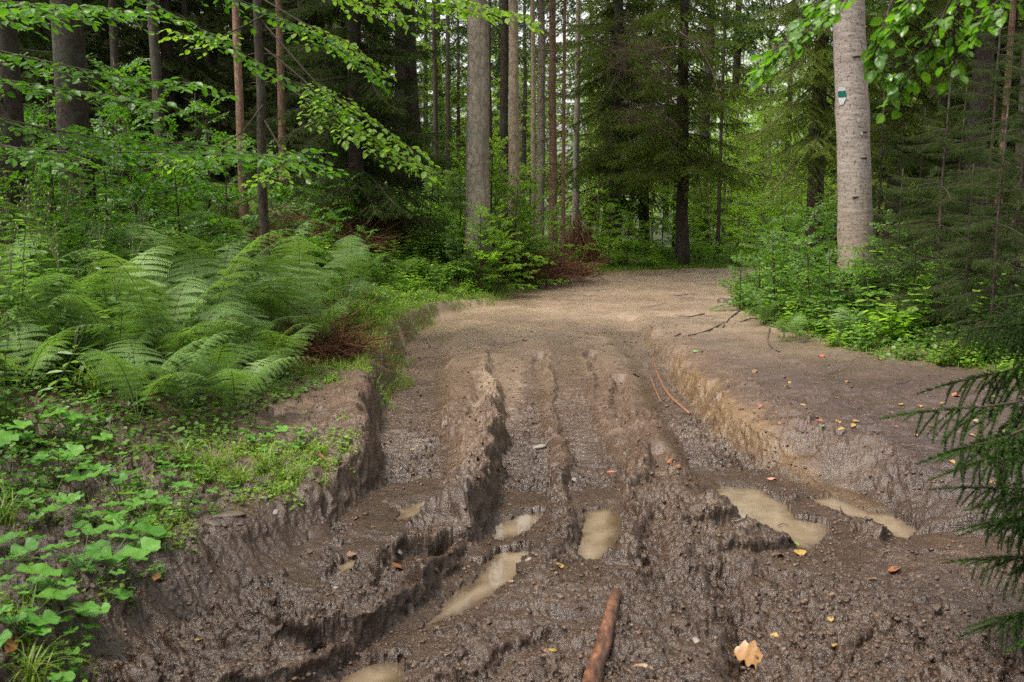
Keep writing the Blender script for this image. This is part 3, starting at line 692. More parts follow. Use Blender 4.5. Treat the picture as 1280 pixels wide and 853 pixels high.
def dead_twigs(P, z0, z1, n, ln, rng, r=.012):
    mb = MB()
    for i in range(n):
        z = rng.uniform(z0, z1); b = trunk_at(P, z); a = rng.uniform(0, 2*PI); l = ln*rng.uniform(.3, 1.2)
        e = b + np.array([math.cos(a)*l, math.sin(a)*l, -l*rng.uniform(-.1, .5)]); q = curve(b, e, n=6, wob=.05*l, rng=rng, up=.08*l)
        tube(mb, q, np.linspace(r*rng.uniform(.5, 1), .002, 6), 4, cap=False)
        if l > .5:
            for _ in range(3):
                k = rng.randint(1, 5); f = q[k] + rng.normal(size=3)*[.22, .22, .12]*l; tube(mb, curve(q[k], f, n=4, wob=.03, rng=rng), np.linspace(.004, .0015, 4), 3, cap=False)
    return mb
def make_bare_spruce(h, r, rng, mat, crown_z=6.0, twigs=(16, .6), lean=(0, 0), top_crown=True, green=0, sides=12):
    root = empty('spruce_tree'); tb, P = trunk_mb(h, r, rng, lean, sides=sides); tb.build('trunk', mat, root)
    if twigs[0]: dead_twigs(P, .8, crown_z+1, twigs[0], twigs[1], rng, max(.007, r*.09)).build('dead_branches', M_DEAD if rng.rand() < .3 else M_TWIG, root)  # dead lower branches along the trunk
    mb = MB()
    if top_crown:
        z = crown_z; 
        while z < h-.5:
            for k in range(4):
                put(mb, SBF[rng.randint(3)][0], trunk_at(P, z + rng.rand()*.4), rng.rand()*2*PI, R(rng.uniform(-12, 18)), max(.4, 1.35*(h-z)/(h-crown_z)+.25), rng.rand())
            z += 1.0
    for i in range(green):
        z = rng.uniform(1.2, crown_z); put(mb, SB[rng.randint(5)][0], trunk_at(P, z), rng.rand()*2*PI, R(rng.uniform(-25, 5)), rng.uniform(.35, .8), rng.rand())
    if mb.n: mb.build('crown', M_SPRUCE, root, smooth=False)
    return root
def make_spruce(h, r, rng, lod, z0=.5, width=1.1, mat=None, bmat=None, gap=.28, per=6, dense_to=7.0, droop=0):
    root = empty('spruce_tree'); tb, P = trunk_mb(h, r, rng, (0, 0), sides=10); tb.build('trunk', bmat or M_BARK_D, root)
    nb, wb_ = MB(), MB(); z = z0
    while z < h-.2:
        hi = z > dense_to
        src = (SBF if (lod or hi) else SB)
        for k in range(per):
            i = rng.randint(len(src)); s = width*(1 - (z/h))**.8*rng.uniform(.75, 1.15) + .08
            yaw, pt, loc, jt = rng.rand()*2*PI, R(rng.uniform(-18, 14) + droop + 25*(z/h)), trunk_at(P, z + rng.rand()*gap), rng.rand()
            put(nb, src[i][0], loc, yaw, pt, s, jt)
            if not hi: put(wb_, src[i][1], loc, yaw, pt, s)
        z += gap*(1.8 if hi else 1)
    nb.build('crown', mat or M_SPRUCE, root, smooth=False)
    if wb_.n: wb_.build('branches', M_TWIG, root)
    return root
def make_leafy(h, r, rng, lod, big=False, *, z0=.4, width=.9, mat=None, n=26, name='beech_tree', bmat=None, top=1.0):
    root = empty(name); tb, P = trunk_mb(h, r, rng, (rng.normal()*.04, rng.normal()*.04), sides=8, flare=1.2); tb.build('trunk', bmat or M_BARK_G, root)
    nb, wb_ = MB(), MB(); src = LBF if lod else (LBB if big else LB)
    for k in range(n):
        z = z0 + (h-z0)*((k+rng.rand())/n)**.9*top; i = rng.randint(len(src)); s = width*(1.05 - .6*(z/h))*rng.uniform(.6, 1.15)
        yaw, pt, loc = k*2.4 + rng.rand(), R(rng.uniform(-5, 30) + 25*(z/h)), trunk_at(P, z)
        jt = rng.rand(); put(nb, src[i][0], loc, yaw, pt, s, jt); put(wb_, src[i][1], loc, yaw, pt, s)
    nb.build('crown', mat or M_BRIGHT, root, smooth=False); wb_.build('branches', M_TWIG, root)
    return root

# ------------------------------------------------------------------ placing
def place_px(root, u, d, rz=None, sc=1.0, vref=235):
    x = at_dist(u, vref, d)[0]; z = gz(x, d)
    root.location = (x, d, z - .03); root.rotation_euler = (0, 0, rg.rand()*6.28 if rz is None else rz)
    root.scale = (sc, sc, sc) if not isinstance(sc, tuple) else sc
    return root
ORD = ['first','second','third','fourth','fifth','sixth','seventh','eighth','ninth','tenth','eleventh','twelfth','thirteenth','fourteenth','fifteenth','sixteenth','seventeenth','eighteenth','nineteenth']
TENS = ['','','twentieth','thirtieth','fortieth','fiftieth','sixtieth','seventieth','eightieth','ninetieth']
TEN = ['','','twenty','thirty','forty','fifty','sixty','seventy','eighty','ninety']
def ordw(i):
    i += 1
    if i < 20: return ORD[i-1]
    if i >= 100: return 'hundred and ' + ordw(i-101) if i > 100 else 'hundredth'
    return TENS[i//10] if i % 10 == 0 else TEN[i//10] + '-' + ORD[i % 10 - 1]
SERIES = {}
def series(o, desc, cat, group):
    """one of a row of look-alikes: labelled at the end by its place from the left"""
    SERIES.setdefault((desc, cat, group), []).append(o); return o
def finish_series():
    bpy.context.view_layer.update()
    for (desc, cat, group), L in SERIES.items():
        L.sort(key=lambda o: project(o.matrix_world.translation)[0] if o.location.y > .5 else 9999*np.sign(o.location.x))
        for i, o in enumerate(L):
            tag(o, (ordw(i) + ' from left, ' + desc) if len(L) > 1 else desc, cat, group)
# ------------------------------------------------------------------ trees
def bare(u, d, wpx, mat, label=None, series_=None, crown_z=6.5, twigs=(14, .5), lean=(0, 0), green=0, h=11.5, seed=None, sides=12, name='spruce_tree'):
    r = wpx*d/FPX/2
    o = make_bare_spruce(h, r, rs(seed if seed is not None else int(u*7+d*13)), mat, crown_z, twigs, lean, green=green, sides=sides)
    o.name = name; place_px(o, u, d, 0, vref=150)
    if label: tag(o, label, 'tree')
    elif series_: series(o, *series_)
    return o
# left edge, close
bare(14, 9.0, 36, M_BARK_DD, 'thick dark reddish-brown spruce trunk at the far left edge of the photo', twigs=(8, .5), sides=20, crown_z=8.5)
bare(98, 10.0, 42, M_BARK_DD, 'thick mottled grey-brown spruce trunk, second thick one from the left edge', twigs=(8, .6), sides=20, crown_z=9)
LG = ('thin dark spruce trunk in the shaded wood left of the track', 'tree', 'dark spruce trunks in the shade on the left')
for u, d, w, m, g in ((200,14,14,M_BARK_D,2),(238,20,10,M_BARK_D,3),(300,13.5,11,M_BARK_R,1),(327,22,9,M_BARK_D,2),(352,18,11,M_BARK_R,2),(383,20,9,M_BARK_D,2),(270,28,10,M_BARK_D,3),
                      (150,18,12,M_BARK_D,3),(415,30,9,M_BARK_D,3),(60,22,13,M_BARK_D,4),(185,26,9,M_BARK_D,3),(127,30,9,M_BARK_D,3),(20,28,11,M_BARK_D,3),(345,34,7,M_BARK_D,2),(296,38,7,M_BARK_D,2),(365,40,7,M_BARK_D,2),(220,36,8,M_BARK_D,2),(432,22,8,M_BARK_D,2),(468,26,8,M_BARK_D,3)):
    bare(u, d, w, m, series_=LG, green=g, twigs=(18, .7), sides=8 if d > 16 else 12, crown_z=6.5 if d > 16 else 9)
# centre group
bare(500, 21, 15, M_BARK_D, 'grey-brown trunk, left one of the pair left of the big pale trunk', twigs=(26, .8), crown_z=7, green=2)
bare(518, 22.5, 21, M_BARK_D, 'grey-brown trunk, right one of the pair left of the big pale trunk', twigs=(26, .8), crown_z=7)
bare(590, 15.5, 31, M_BARK_G, 'biggest pale grey trunk with dark knots, centre of the photo', twigs=(30, .22), crown_z=10, sides=28, h=15)
bare(642, 17, 15, M_BARK_B, 'slim beige trunk right of the biggest pale grey trunk', twigs=(14, .35), crown_z=7, sides=18)
bare(629, 19, 12, M_BARK_D, 'dark trunk hiding just behind the slim beige trunk', twigs=(12, .6), crown_z=7)
CG = ('thin knotty spruce pole in the bare group right of the beige trunk', 'tree', 'thin spruce poles above the brown brush')
bare(666, 18, 7, M_BARK_B, series_=CG, twigs=(44, .5), crown_z=7, h=11)
bare(674, 22, 12, M_BARK_G, series_=CG, twigs=(20, .5), crown_z=7)
bare(693, 19.2, 11, M_BARK_R, series_=CG, twigs=(60, .9), crown_z=7, h=11)
bare(705, 18.2, 5.5, M_BARK_R, series_=CG, twigs=(60, 1.0), crown_z=7, h=10)
bare(722, 26, 9, M_BARK_G, series_=CG, twigs=(60, 1.2), crown_z=7)
FG = ('distant slender trunk behind the shrubs left of centre', 'tree', 'slender trunks far behind the centre shrubs')
for u, d, w in ((545,30,7),(560,36,7),(572,42,6),(612,38,8),(655,40,7),(737,34,7),(758,36,7),(533,44,6),(486,40,7),(452,46,7)):
    bare(u, d, w, M_BARK_D, series_=FG, twigs=(14, .8), sides=7, crown_z=6.5, green=1)
# right: trunks
RG = ('dark spruce trunk in the wood right of the big smooth grey trunk', 'tree', 'dark trunks right of the big smooth trunk')
bare(1222, 14, 27, M_BARK_D, 'thick dark brown trunk standing right of the small dark spruces', twigs=(20, .8), crown_z=6.5, sides=18)
bare(1256, 13, 9, M_BARK_R, 'slim trunk with orange-brown strip of bark near the right edge', twigs=(20, .5), crown_z=6.5)
bare(1279, 12, 14, M_BARK_D, 'dark reddish trunk cut by the right edge of the photo', twigs=(12, .6), crown_z=6)
for u, d, w in ((1165,24,9),(1122,28,9),(1240,25,10),(1188,33,8),(1110,38,8),(1150,42,7),(1205,45,7),(1265,36,8)):
    bare(u, d, w, M_BARK_D, series_=RG, twigs=(22, .8), sides=8, crown_z=6.5, green=2)
KG = ('dark slender trunk far down the bright clearing past the crest', 'tree', 'slender trunks in the bright clearing')
for u, d, w in ((902,24,5),(884,31,17),(847,28,5),(985,32,8),(958,36,4),(835,40,6),(790,38,7)):
    bare(u, d, w, M_BARK_D, series_=KG, twigs=(10, .4), sides=9, crown_z=7)

# beech with painted trail mark
def big_beech():
    root = empty('beech_tree'); rng = rs(5); d = 12.0; p = at_dist(1073, 320, d); z = gz(p[0], d)
    r = .208; h = 13; seg = 90; mb = MB(); zz = np.linspace(-.2, h, seg)
    top = at_dist(1061, 0, d)[0] - p[0]; lean = top/(at_dist(1061, 0, d)[2] - z)
    P = np.c_[lean*np.clip(zz, 0, 99) + .02*np.sin(zz*1.1), .02*np.sin(zz*.8 + 1), zz]
    rad = r*(1 - .5*(zz/h)) * (1 + .28*np.exp(-np.clip(zz, 0, 9)/.18)) * (1 + .012*np.sin(zz*9) + .01*rng.normal(size=seg))
    tube(mb, P, rad, 40, lump=.035, seed=3); mb.build('trunk', M_BEECH_BARK, root)
    wood, lv = MB(), MB()
    for k in range(24):
        zb = rng.uniform(5.8, 12.6); b = trunk_at(P, zb); i = rng.randint(3)
        put(lv, LBF[i][0], b, rng.rand()*6.28, R(rng.uniform(5, 45)), rng.uniform(1.2, 2.0), rng.rand()); 
    lv.build('crown', M_BEECH, root, smooth=False)
    # small dark knots
    kn = MB()
    for k, (zb, a) in enumerate(((1.3, -1.8), (2.05, -1.2), (2.9, -1.5), (.7, -1.1), (3.6, -1.9), (1.75, -1.3))):
        b = trunk_at(P, zb); rr = np.interp(zb, zz, rad); c = b + np.array([math.cos(a), math.sin(a), 0])*rr*.985
        m = MB(); tube(m, np.array([c - [.05, 0, 0], c - [.02, 0, .004], c + [.02, 0, .003], c + [.05, 0, 0]]), [.004, .014, .013, .004], 6); m.build('knot', M_TWIG, root)
    # painted trail blaze: white, green bar, white; lies on the bark
    def patch(name, mat, pts, z0, n=10):
        m = MB(); rows = []
        for (a0, a1, zc) in pts:
            a = np.linspace(R(a0), R(a1), n); q = trunk_at(P, zc); rr = np.interp(zc, zz, rad)*1.0 + .006
            rows.append(np.c_[q[0] + np.cos(a)*rr, q[1] + np.sin(a)*rr, np.full(n, zc)])
        V = np.concatenate(rows); k = len(rows); i = np.arange(k-1)[:, None]*n; j = np.arange(n-1)[None]
        m.add(V, np.stack([i+j, i+j+1, i+n+j+1, i+n+j], -1).reshape(-1, 4)); return m.build(name, mat, root)
    W = simple_mat('white_paint', [(.24, .23, .21), (.42, .43, .42), (.52, .54, .54)], 45, .7); G = simple_mat('green_paint', [(.02, .06, .045), (.0, .10, .07), (.01, .13, .09)], 45, .5)
    zc = at_dist(1060, 120, d)[2] - z; s = .0098
    hb = lambda v0: zc + (120 - v0)*s
    patch('white_blaze', W, [(-158,-131,hb(115.6)),(-160,-128,hb(113.5)),(-154,-136,hb(110.5))], 0)
    patch('green_blaze', G, [(-158,-127,hb(122.6)),(-162,-126,hb(119)),(-160,-130,hb(116.2))], 0)
    patch('white_blaze', W, [(-152,-138,hb(131.5)),(-158,-132,hb(127)),(-160,-127,hb(123.2))], 0)
    patch('paint_spot', W, [(-92,-88,hb(152)),(-94,-86,hb(149.5)),(-91,-89,hb(146))], 0); patch('paint_spot', W, [(-82,-78,hb(167)),(-84,-74,hb(165)),(-81,-78,hb(163))], 0)
    root.location = (p[0], d, z); root.rotation_euler = (0, 0, 0)
    tag(root, 'big smooth grey-pink trunk with white and green painted trail mark', 'tree'); return root
BEECH = big_beech()

# ------------------------------------------------------------------ skirted spruces
def protoset(fn, seeds): return [fn(rs(s)) for s in seeds]
SPA = protoset(lambda g: make_spruce(13, .17, g, False, z0=.7, width=1.15, gap=.30, per=6), (31, 32, 33))
SPY = protoset(lambda g: make_spruce(12, .15, g, False, z0=2.5, width=1.0, gap=.28, per=6, mat=M_SPRUCE_L, droop=-14), (34,))
SPF = protoset(lambda g: make_spruce(12.5, .2, g, True, z0=1.0, width=1.4, gap=.46, per=6, dense_to=99), (35, 36, 37))
SPM = protoset(lambda g: make_spruce(14, .18, g, True, z0=1.0, width=1.4, gap=.42, per=6, dense_to=99, mat=M_SPRUCE_L), (38, 39))
SPC = protoset(lambda g: make_spruce(10.5, .15, g, False, z0=2.0, width=1.1, gap=.27, per=6, mat=M_SPRUCE_M, droop=-8), (71,)) + protoset(lambda g: make_spruce(9.5, .13, g, False, z0=2.0, width=1.1, gap=.27, per=6, mat=M_SPRUCE_L, droop=-8), (73,))
YS = protoset(lambda g: make_spruce(2.6, .022, g, False, z0=.25, width=.36, gap=.15, per=4), (41, 42))
PROTOS = SPC + SPA + SPY + SPF + SPM + YS
def tree(proto, u, d, label=None, ser=None, sc=1.0, rz=None, cat='tree', dz=0):
    o = dup(proto, rz=0); place_px(o, u, d, rz, sc); o.location.z += dz
    if label: tag(o, label, cat)
    else: series(o, *ser)
    return o
tree(SPA[0], 447, 15.5, 'tall dark spruce with hanging branches left of the centre trunks', sc=.72)
tree(SPA[1], 398, 21, 'shadowy drooping spruce behind the leafy beech sprays on the left')
tree(SPC[0], 768, 24, 'drooping green spruce just right of the bare brown poles', sc=1.05)
tree(SPC[1], 852, 21.5, 'wide green spruce in the centre, overhanging the crest of the track', sc=1.05)
tree(SPC[0], 805, 29, 'green spruce partly hidden behind the wide centre spruce', sc=1.0)
tree(SPM[1], 915, 36, 'pale green spruce above the bright clearing, right of the wide centre spruce', sc=1.0)
tree(SPM[0], 760, 28, 'light green spruce behind the bare brown poles', sc=1.0)
tree(SPY[0], 1018, 14.5, 'yellow-green spruce drooping just left of the big smooth trunk', sc=.86)
tree(SPC[0], 1118, 17, 'dark spruce filling the gap right of the big smooth trunk', sc=.95)
tree(SPM[0], 1172, 21, 'dark spruce behind the thin sapling on the right', sc=.9)
tree(SPA[0], 1250, 18, 'dark dense spruce near the right edge, behind the slim trunks', sc=1.0)
YG = ('small dark young spruce among the undergrowth right of the track', 'young spruce', 'young spruces on the right bank')
for u, d, s in ((1178,9.6,1.0),(1128,10.4,.62),(1216,9.0,.62),(1250,8.2,.8),(1100,13,1.0),(1150,13,.9),(1198,11.5,.95),(1275,9.5,1.1),(1235,11,1.2)):
    tree(YS[int(u) % 2], u, d, ser=YG, sc=s, cat='young spruce')
LYG = ('small dark young spruce in the shade left of the track', 'young spruce', 'young spruces in the left wood')
for u, d, s in ((250,15,.7),(330,17,.8),(410,18,1.1),(150,13,.8)):
    tree(YS[int(u) % 2], u, d, ser=LYG, sc=s, cat='young spruce')
NS = ('dark spruce closing the gaps between the left trunks', 'tree', 'dark spruces between the left trunks')
for u, d, s in ((-10,15,.8),(60,19,.9),(140,22,.9),(215,20,.85),(275,24,1.0),(330,27,1.0),(20,24,1.0)):
    tree(SPA[int(u) % 3], u, d, ser=NS, sc=s)
BG1 = ('dark spruce in the deep background of the left wood', 'tree', 'background spruces on the left')
g = rs(77)
for i in range(20):
    u = -40 + i*27 + g.uniform(-10, 10); tree((SPF + SPM)[i % 5], u, g.uniform(34, 52), ser=BG1, sc=g.uniform(.9, 1.2))
BG2 = ('spruce in the deep background of the right wood', 'tree', 'background spruces on the right')
for i in range(11):
    u = 1060 + i*26 + g.uniform(-10, 10); tree((SPF + SPM)[i % 5], u, g.uniform(26, 46), ser=BG2, sc=g.uniform(.9, 1.2))
BG3 = ('hazy spruce in the far background behind the clearing', 'tree', 'far spruces behind the clearing')
for i in range(5):
    u = 560 + i*28 + g.uniform(-12, 12); tree((SPM + SPF)[i % 5], u, g.uniform(46, 62), ser=BG3, sc=g.uniform(1.0, 1.3))
# broadleaf background
BL = protoset(lambda g: make_leafy(7, .07, g, True, z0=.5, width=1.2, n=46, mat=M_SUN_TINT), (51, 52, 53))
SH = protoset(lambda g: make_leafy(1.7, .02, g, False, True, z0=.12, width=.62, n=20, name='leafy_shrub', mat=M_HERB, bmat=M_TWIG), (54, 55, 56))
SHB = protoset(lambda g: make_leafy(2.0, .02, g, False, True, z0=.12, width=.7, n=20, name='leafy_shrub', mat=M_BRIGHT, bmat=M_TWIG), (57, 58))
SHD = protoset(lambda g: make_leafy(2.0, .02, g, False, True, z0=.12, width=.7, n=18, name='leafy_shrub', mat=M_BEECH, bmat=M_TWIG), (59, 60))  # darker leaf colour painted in to deepen the shade of the left wood
PROTOS += BL + SH + SHB + SHD
BLG = ('bright yellow-green broadleaf tree in the clearing beyond the crest', 'tree', 'bright broadleaf trees beyond the crest')
RBG = ('low broadleaf tree deep in the right wood', 'tree', 'broadleaf trees deep in the right wood')
for i, (u, d, s) in enumerate(((1110,34,.7),(1140,40,.9),(1175,36,.7),(1210,42,.9),(1245,38,.8),(1270,44,.9))):
    tree(BL[i % 3], u, d, ser=RBG, sc=s)
for i, (u, d, s) in enumerate(((905,30,.6),(938,27,.5),(965,32,.8),(1000,29,.6),(880,38,.8),(925,42,1.1),(960,46,1.2),(1010,44,1.1),(1040,38,.9),(835,42,.9),(790,40,.9),(760,44,1.0),(740,40,.9),(895,52,1.4),(975,56,1.4),(1090,40,1.0),(815,33,.9),(850,30,.7),(870,45,1.3),(945,37,1.0),(985,39,1.0),(1030,33,.8),(720,46,1.2),(775,50,1.3),(1015,54,1.4),(930,60,1.6),(845,58,1.5),(955,26,.55),(990,26.5,.5),(1020,28,.7),(760,30,.7),(745,33,.8),(870,30,.55),(1045,30,.7),(910,34,.7),(975,34,.8),(748,27,.5),(1000,36,.9),(930,29,.5),(1012,25,.5),(890,27,.4))):
    tree(BL[i % 3], u, d, ser=BLG, sc=s)
BLL = ('broadleaf tree far behind the trunks left of centre', 'tree', 'broadleaf trees far behind the left trunks')
for i, (u, d, s) in enumerate(((530,42,1.0),(480,40,.9),(565,48,1.1),(610,46,1.0),(650,44,1.0),(440,50,1.1),(380,48,1.0),(690,36,.8),(330,52,1.1),(500,54,1.2),(550,38,.8),(595,52,1.2),(630,56,1.2),(670,50,1.1),(250,54,1.1),(410,42,.8))):
    tree(BL[i % 3], u, d, ser=BLL, sc=s)
SG1 = ('leafy green shrub on the bank below the pale centre trunks', 'shrub', 'leafy shrubs below the centre trunks')
for i, (u, d, s) in enumerate(((588,16.4,.8),(612,16.2,.95),(640,16.4,.95),(662,17.2,.85),(630,15.2,.6),(600,15.2,.55),(655,16,.6),(688,18.4,.6),(535,17.5,.7),(620,17.5,.9),(575,17,.8),(572,14.7,.55),(600,14.5,.6),(622,14.6,.5),(560,15.4,.5),(670,16.4,.45))):
    tree((SHB + SH)[i % 3], u, d, ser=SG1, sc=s, cat='shrub')
SG2 = ('light green shrub lining the far side of the crest', 'shrub', 'light green shrubs along the crest')
for i, (u, d, s) in enumerate(((762,20,.6),(785,20.5,.6),(808,20.5,.45),(775,23,.8),(830,23,.8),(860,26,.9),(885,28,.8),(925,25,.8),(955,24,.8),(985,23,.9),(1010,21,.8),(900,31,.9),(940,30,1.0),(845,22,.4))):
    tree(SHB[i % 2], u, d, ser=SG2, sc=s, cat='shrub')
SG4 = ('dark leafy shrub in the shade under the left trunks', 'shrub', 'shaded leafy shrubs on the left')
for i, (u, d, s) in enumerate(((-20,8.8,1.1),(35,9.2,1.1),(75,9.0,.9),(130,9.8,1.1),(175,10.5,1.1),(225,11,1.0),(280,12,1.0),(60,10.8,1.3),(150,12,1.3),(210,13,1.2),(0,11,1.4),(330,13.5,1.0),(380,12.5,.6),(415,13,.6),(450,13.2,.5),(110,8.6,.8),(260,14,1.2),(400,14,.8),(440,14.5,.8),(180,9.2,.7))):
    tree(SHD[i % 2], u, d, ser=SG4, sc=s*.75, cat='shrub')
SG3 = ('leafy shrub on the right bank around the big smooth trunk', 'shrub', 'leafy shrubs around the big smooth trunk')
for i, (u, d, s) in enumerate(((955,12.2,.42),(975,11.6,.5),(1000,11.2,.5),(1022,10.6,.45),(1045,10.2,.42),(985,13.2,.6),(1015,13,.6),(1090,10.4,.4),(1115,11,.5),(1040,13.5,.6),(1150,9.8,.4),(930,13,.35),(1190,9.2,.35))):
    tree(SH[i % 3], u, d, ser=SG3, sc=s*1.25, cat='shrub')
for q in PROTOS: drop(q)
# shading wood outside the picture, left and right of the frame, so the light only comes in over the track
def shade(x, y, k): 
    o = make_shade[k % len(make_shade)]; o = dup(o, (x, y, gz(x, y)), g.rand()*6.28, g.uniform(.9, 1.15)); series(o, 'tall spruce standing beside the camera outside the picture', 'tree', 'spruces beside the camera'); return o
make_shade = [make_spruce(14, .18, rs(61), True, z0=4.6, width=1.35, gap=.5, per=6, dense_to=99), make_spruce(15, .2, rs(62), True, z0=4.6, width=1.5, gap=.5, per=6, dense_to=99)]
k = 0
for x, y in ((-12,10),(-12,15),(-13,6),(7.5,4.5),(8.5,9),(10,13),(8,0),(11,6),(-4.2,-1.5),(3.9,-1.8),(-6.0,2.2),(.2,-4.5),(5.2,1.6),(-3.5,-6),(5,-6)):
    shade(x, y, k); k += 1
for q in make_shade: drop(q)
# ------------------------------------------------------------------ undergrowth
def fern_plant(rng, nf=8, L=.85, upright=.8):
    mb = MB(); st = MB()
    for q in range(nf):
        a = q*2*PI/nf + rng.uniform(-.35, .35); l = L*rng.uniform(.7, 1.1); up = upright*rng.uniform(.75, 1.25)
        s = np.linspace(0, 1, 24); hr = l*(.22*s + .62*s**1.8); hz = l*(1.3*up*s - (up*.70)*s**2.5)
        hd = np.array([math.cos(a), math.sin(a), 0]); sd = np.array([-math.sin(a), math.cos(a), 0])
        P = hd*hr[:, None] + np.array([0, 0, 1.])*hz[:, None] + sd*(rng.normal()*.12*l*s**2)[:, None]
        tube(st, P[:16], np.linspace(.0045, .0015, 16), 3, cap=False); tube(st, P[15:], np.linspace(.0015, .0006, len(P)-15), 3, cap=False)
        tg = np.gradient(P, axis=0); tg /= np.linalg.norm(tg, axis=1, keepdims=True)
        npn = 19; V = []; B = []; Dr = []; Sz = []; Nn = []
        for i in range(npn):
            u = .20 + .79*(i/(npn-1))**.92; p = np.array([np.interp(u, s, P[:, j]) for j in range(3)]); t = np.array([np.interp(u, s, tg[:, j]) for j in range(3)])
            pl = l*.30*(min(1, (u-.08)*3.2))*(1-((u-.2)/.82)**1.5) + .012
            for sg in (-1, 1):
                d = sd*sg*.93 + t*.30; d = d + np.array([0, 0, -.10 + rng.normal()*.09]); d /= np.linalg.norm(d)
                m = max(4, int(pl/.010)); w = (np.arange(m)+.5)/m
                nrm = np.cross(t, sd); nrm = nrm if nrm[2] > 0 else -nrm
                bp = p + d*(pl*w)[:, None] + np.array([0, 0, -1.])*(pl*.25*w**2)[:, None]
                x = np.cross(d, nrm)
                for s2 in (-1, 1):
                    B.append(bp); Dr.append(x*s2*.85 + d*.5 + rng.normal(size=(m, 3))*.06); Sz.append((pl*.11*(1-.70*w) + .0055)); Nn.append(np.tile(nrm, (m, 1)))
        B, Dr, Sz, Nn = map(np.concatenate, (B, Dr, Sz, Nn))
        TV = np.array([(-.22,0,0),(.22,0,0),(.16,.6,0),(0,1,-.05),(-.16,.6,0)], float); TF = [np.array([(0,1,2,3,4)])]
        scatter(mb, TV, TF, frames(Dr, Nn), B, Sz, np.full(len(B), rng.rand())*.7 + .3*rng.rand(len(B)))
    return mb, st
def make_fern(seed, **k):
    root = empty('fern'); mb, st = fern_plant(rs(seed), **k); mb.build('fronds', M_FERN, root, smooth=False); st.build('stalks', M_STEM, root); return root
def make_herb(seed, h=.5, stems=6, leaf=.075, aspect=1.0, gap=.06, mat=None, heads=0, name='leafy_plant', spread=.14):
    rng = rs(seed); root = empty(name); lv, st = MB(), MB(); hd = MB()
    T, D, S, Nn = [], [], [], []
    for q in range(stems):
        hh = h*rng.uniform(.6, 1.1); b = np.array([rng.normal()*spread*.4, rng.normal()*spread*.4, -.03]); e = np.array([rng.normal()*spread, rng.normal()*spread, hh])
        P = curve(b, e, n=8, wob=.01, rng=rng); tube(st, P, np.linspace(.004, .0015, 8), 4, cap=False)
        m = int(hh/gap); a0 = rng.rand()*6
        for i in range(m):
            u = .15 + .85*i/m; p = P[0] + (P[-1]-P[0])*u; p = np.array([np.interp(u, np.linspace(0, 1, 8), P[:, j]) for j in range(3)])
            for sg in (0, PI):
                a = a0 + i*PI/2 + sg + rng.normal()*.2; T.append(p); D.append([math.cos(a), math.sin(a), .25 - .5*rng.rand()]); S.append(leaf*(1-.5*u**2)*rng.uniform(.7, 1.15)*(1.0 if u > .2 else .7)); Nn.append([rng.normal()*.2, rng.normal()*.2, 1])
        if heads:
            for i in range(heads):
                p = P[-1] + rng.normal(size=3)*[.03, .03, .0] + [0, 0, rng.rand()*.16]; tube(hd, np.array([P[-2], (P[-2]+p)/2 + [0, 0, .03], p]), [.0015, .001, .001], 3, cap=False)
                tube(hd, np.array([p, p + [0, 0, .012], p + [0, 0, .022]]), [.001, .006, .001], 4)
    T, D, S, Nn = map(np.array, (T, D, S, Nn))
    scatter(lv, LEAF_V, LEAF_F, frames(D, Nn), T, np.stack([S*aspect*1.15, S, S], 1), rng.rand(len(T)))
    lv.build('leaves', mat or M_HERB, root, smooth=False); st.build('stems', M_STEM, root)
    if heads: hd.build('seed_heads', M_SEED, root)  # dry seed heads on the stem tips
    return root
M_SEED = simple_mat('pale_seed_heads', [(.10, .12, .05), (.20, .20, .10)], 20, .8)
def round_leaf():
    k = 26; a = np.linspace(R(-158), R(158), k); 
    rr = 1 + .06*(np.arange(k) % 2) - .05*np.cos(a); rim = np.stack([np.sin(a)*rr, np.cos(a)*rr + .15, .10*np.cos(a*5) + .10], 1)
    mid = np.stack([np.sin(a)*rr*.55, np.cos(a)*rr*.55 + .08, .05*np.cos(a*5) + .01], 1)
    V = np.concatenate([[[0, 0, -.04]], mid, rim])*.5
    F3 = np.array([(0, 1+i+1, 1+i) for i in range(k-1)]); F4 = np.array([(1+i, 1+i+1, 1+k+i+1, 1+k+i) for i in range(k-1)])
    return V, [F3, F4]
RL = round_leaf()
def make_butterbur(seed, n=7, size=.15, h=.2):
    rng = rs(seed); root = empty('broad_leaved_plant'); lv, st = MB(), MB(); T, D, S, Nn = [], [], [], []
    for i in range(n):
        a = rng.rand()*6.28; r_ = rng.uniform(.03, .22)*(1+size*2); hh = h*rng.uniform(.35, 1.15); e = np.array([math.cos(a)*r_, math.sin(a)*r_, hh])
        tube(st, curve([rng.normal()*.02, rng.normal()*.02, -.02], e, n=6, up=.02), np.linspace(.004, .0025, 6), 5, cap=False)
        T.append(e); D.append([math.cos(a), math.sin(a), -.12]); S.append(size*rng.uniform(.5, 1.15)); Nn.append([math.cos(a)*.25 + rng.normal()*.15, math.sin(a)*.25 - .15 + rng.normal()*.15, 1])
    T, D, S, Nn = map(np.array, (T, D, S, Nn)); scatter(lv, RL[0], RL[1], frames(D, Nn), T, S, rng.rand(n))
    lv.build('leaves', M_BUTTER, root); st.build('stems', M_STEM, root); return root
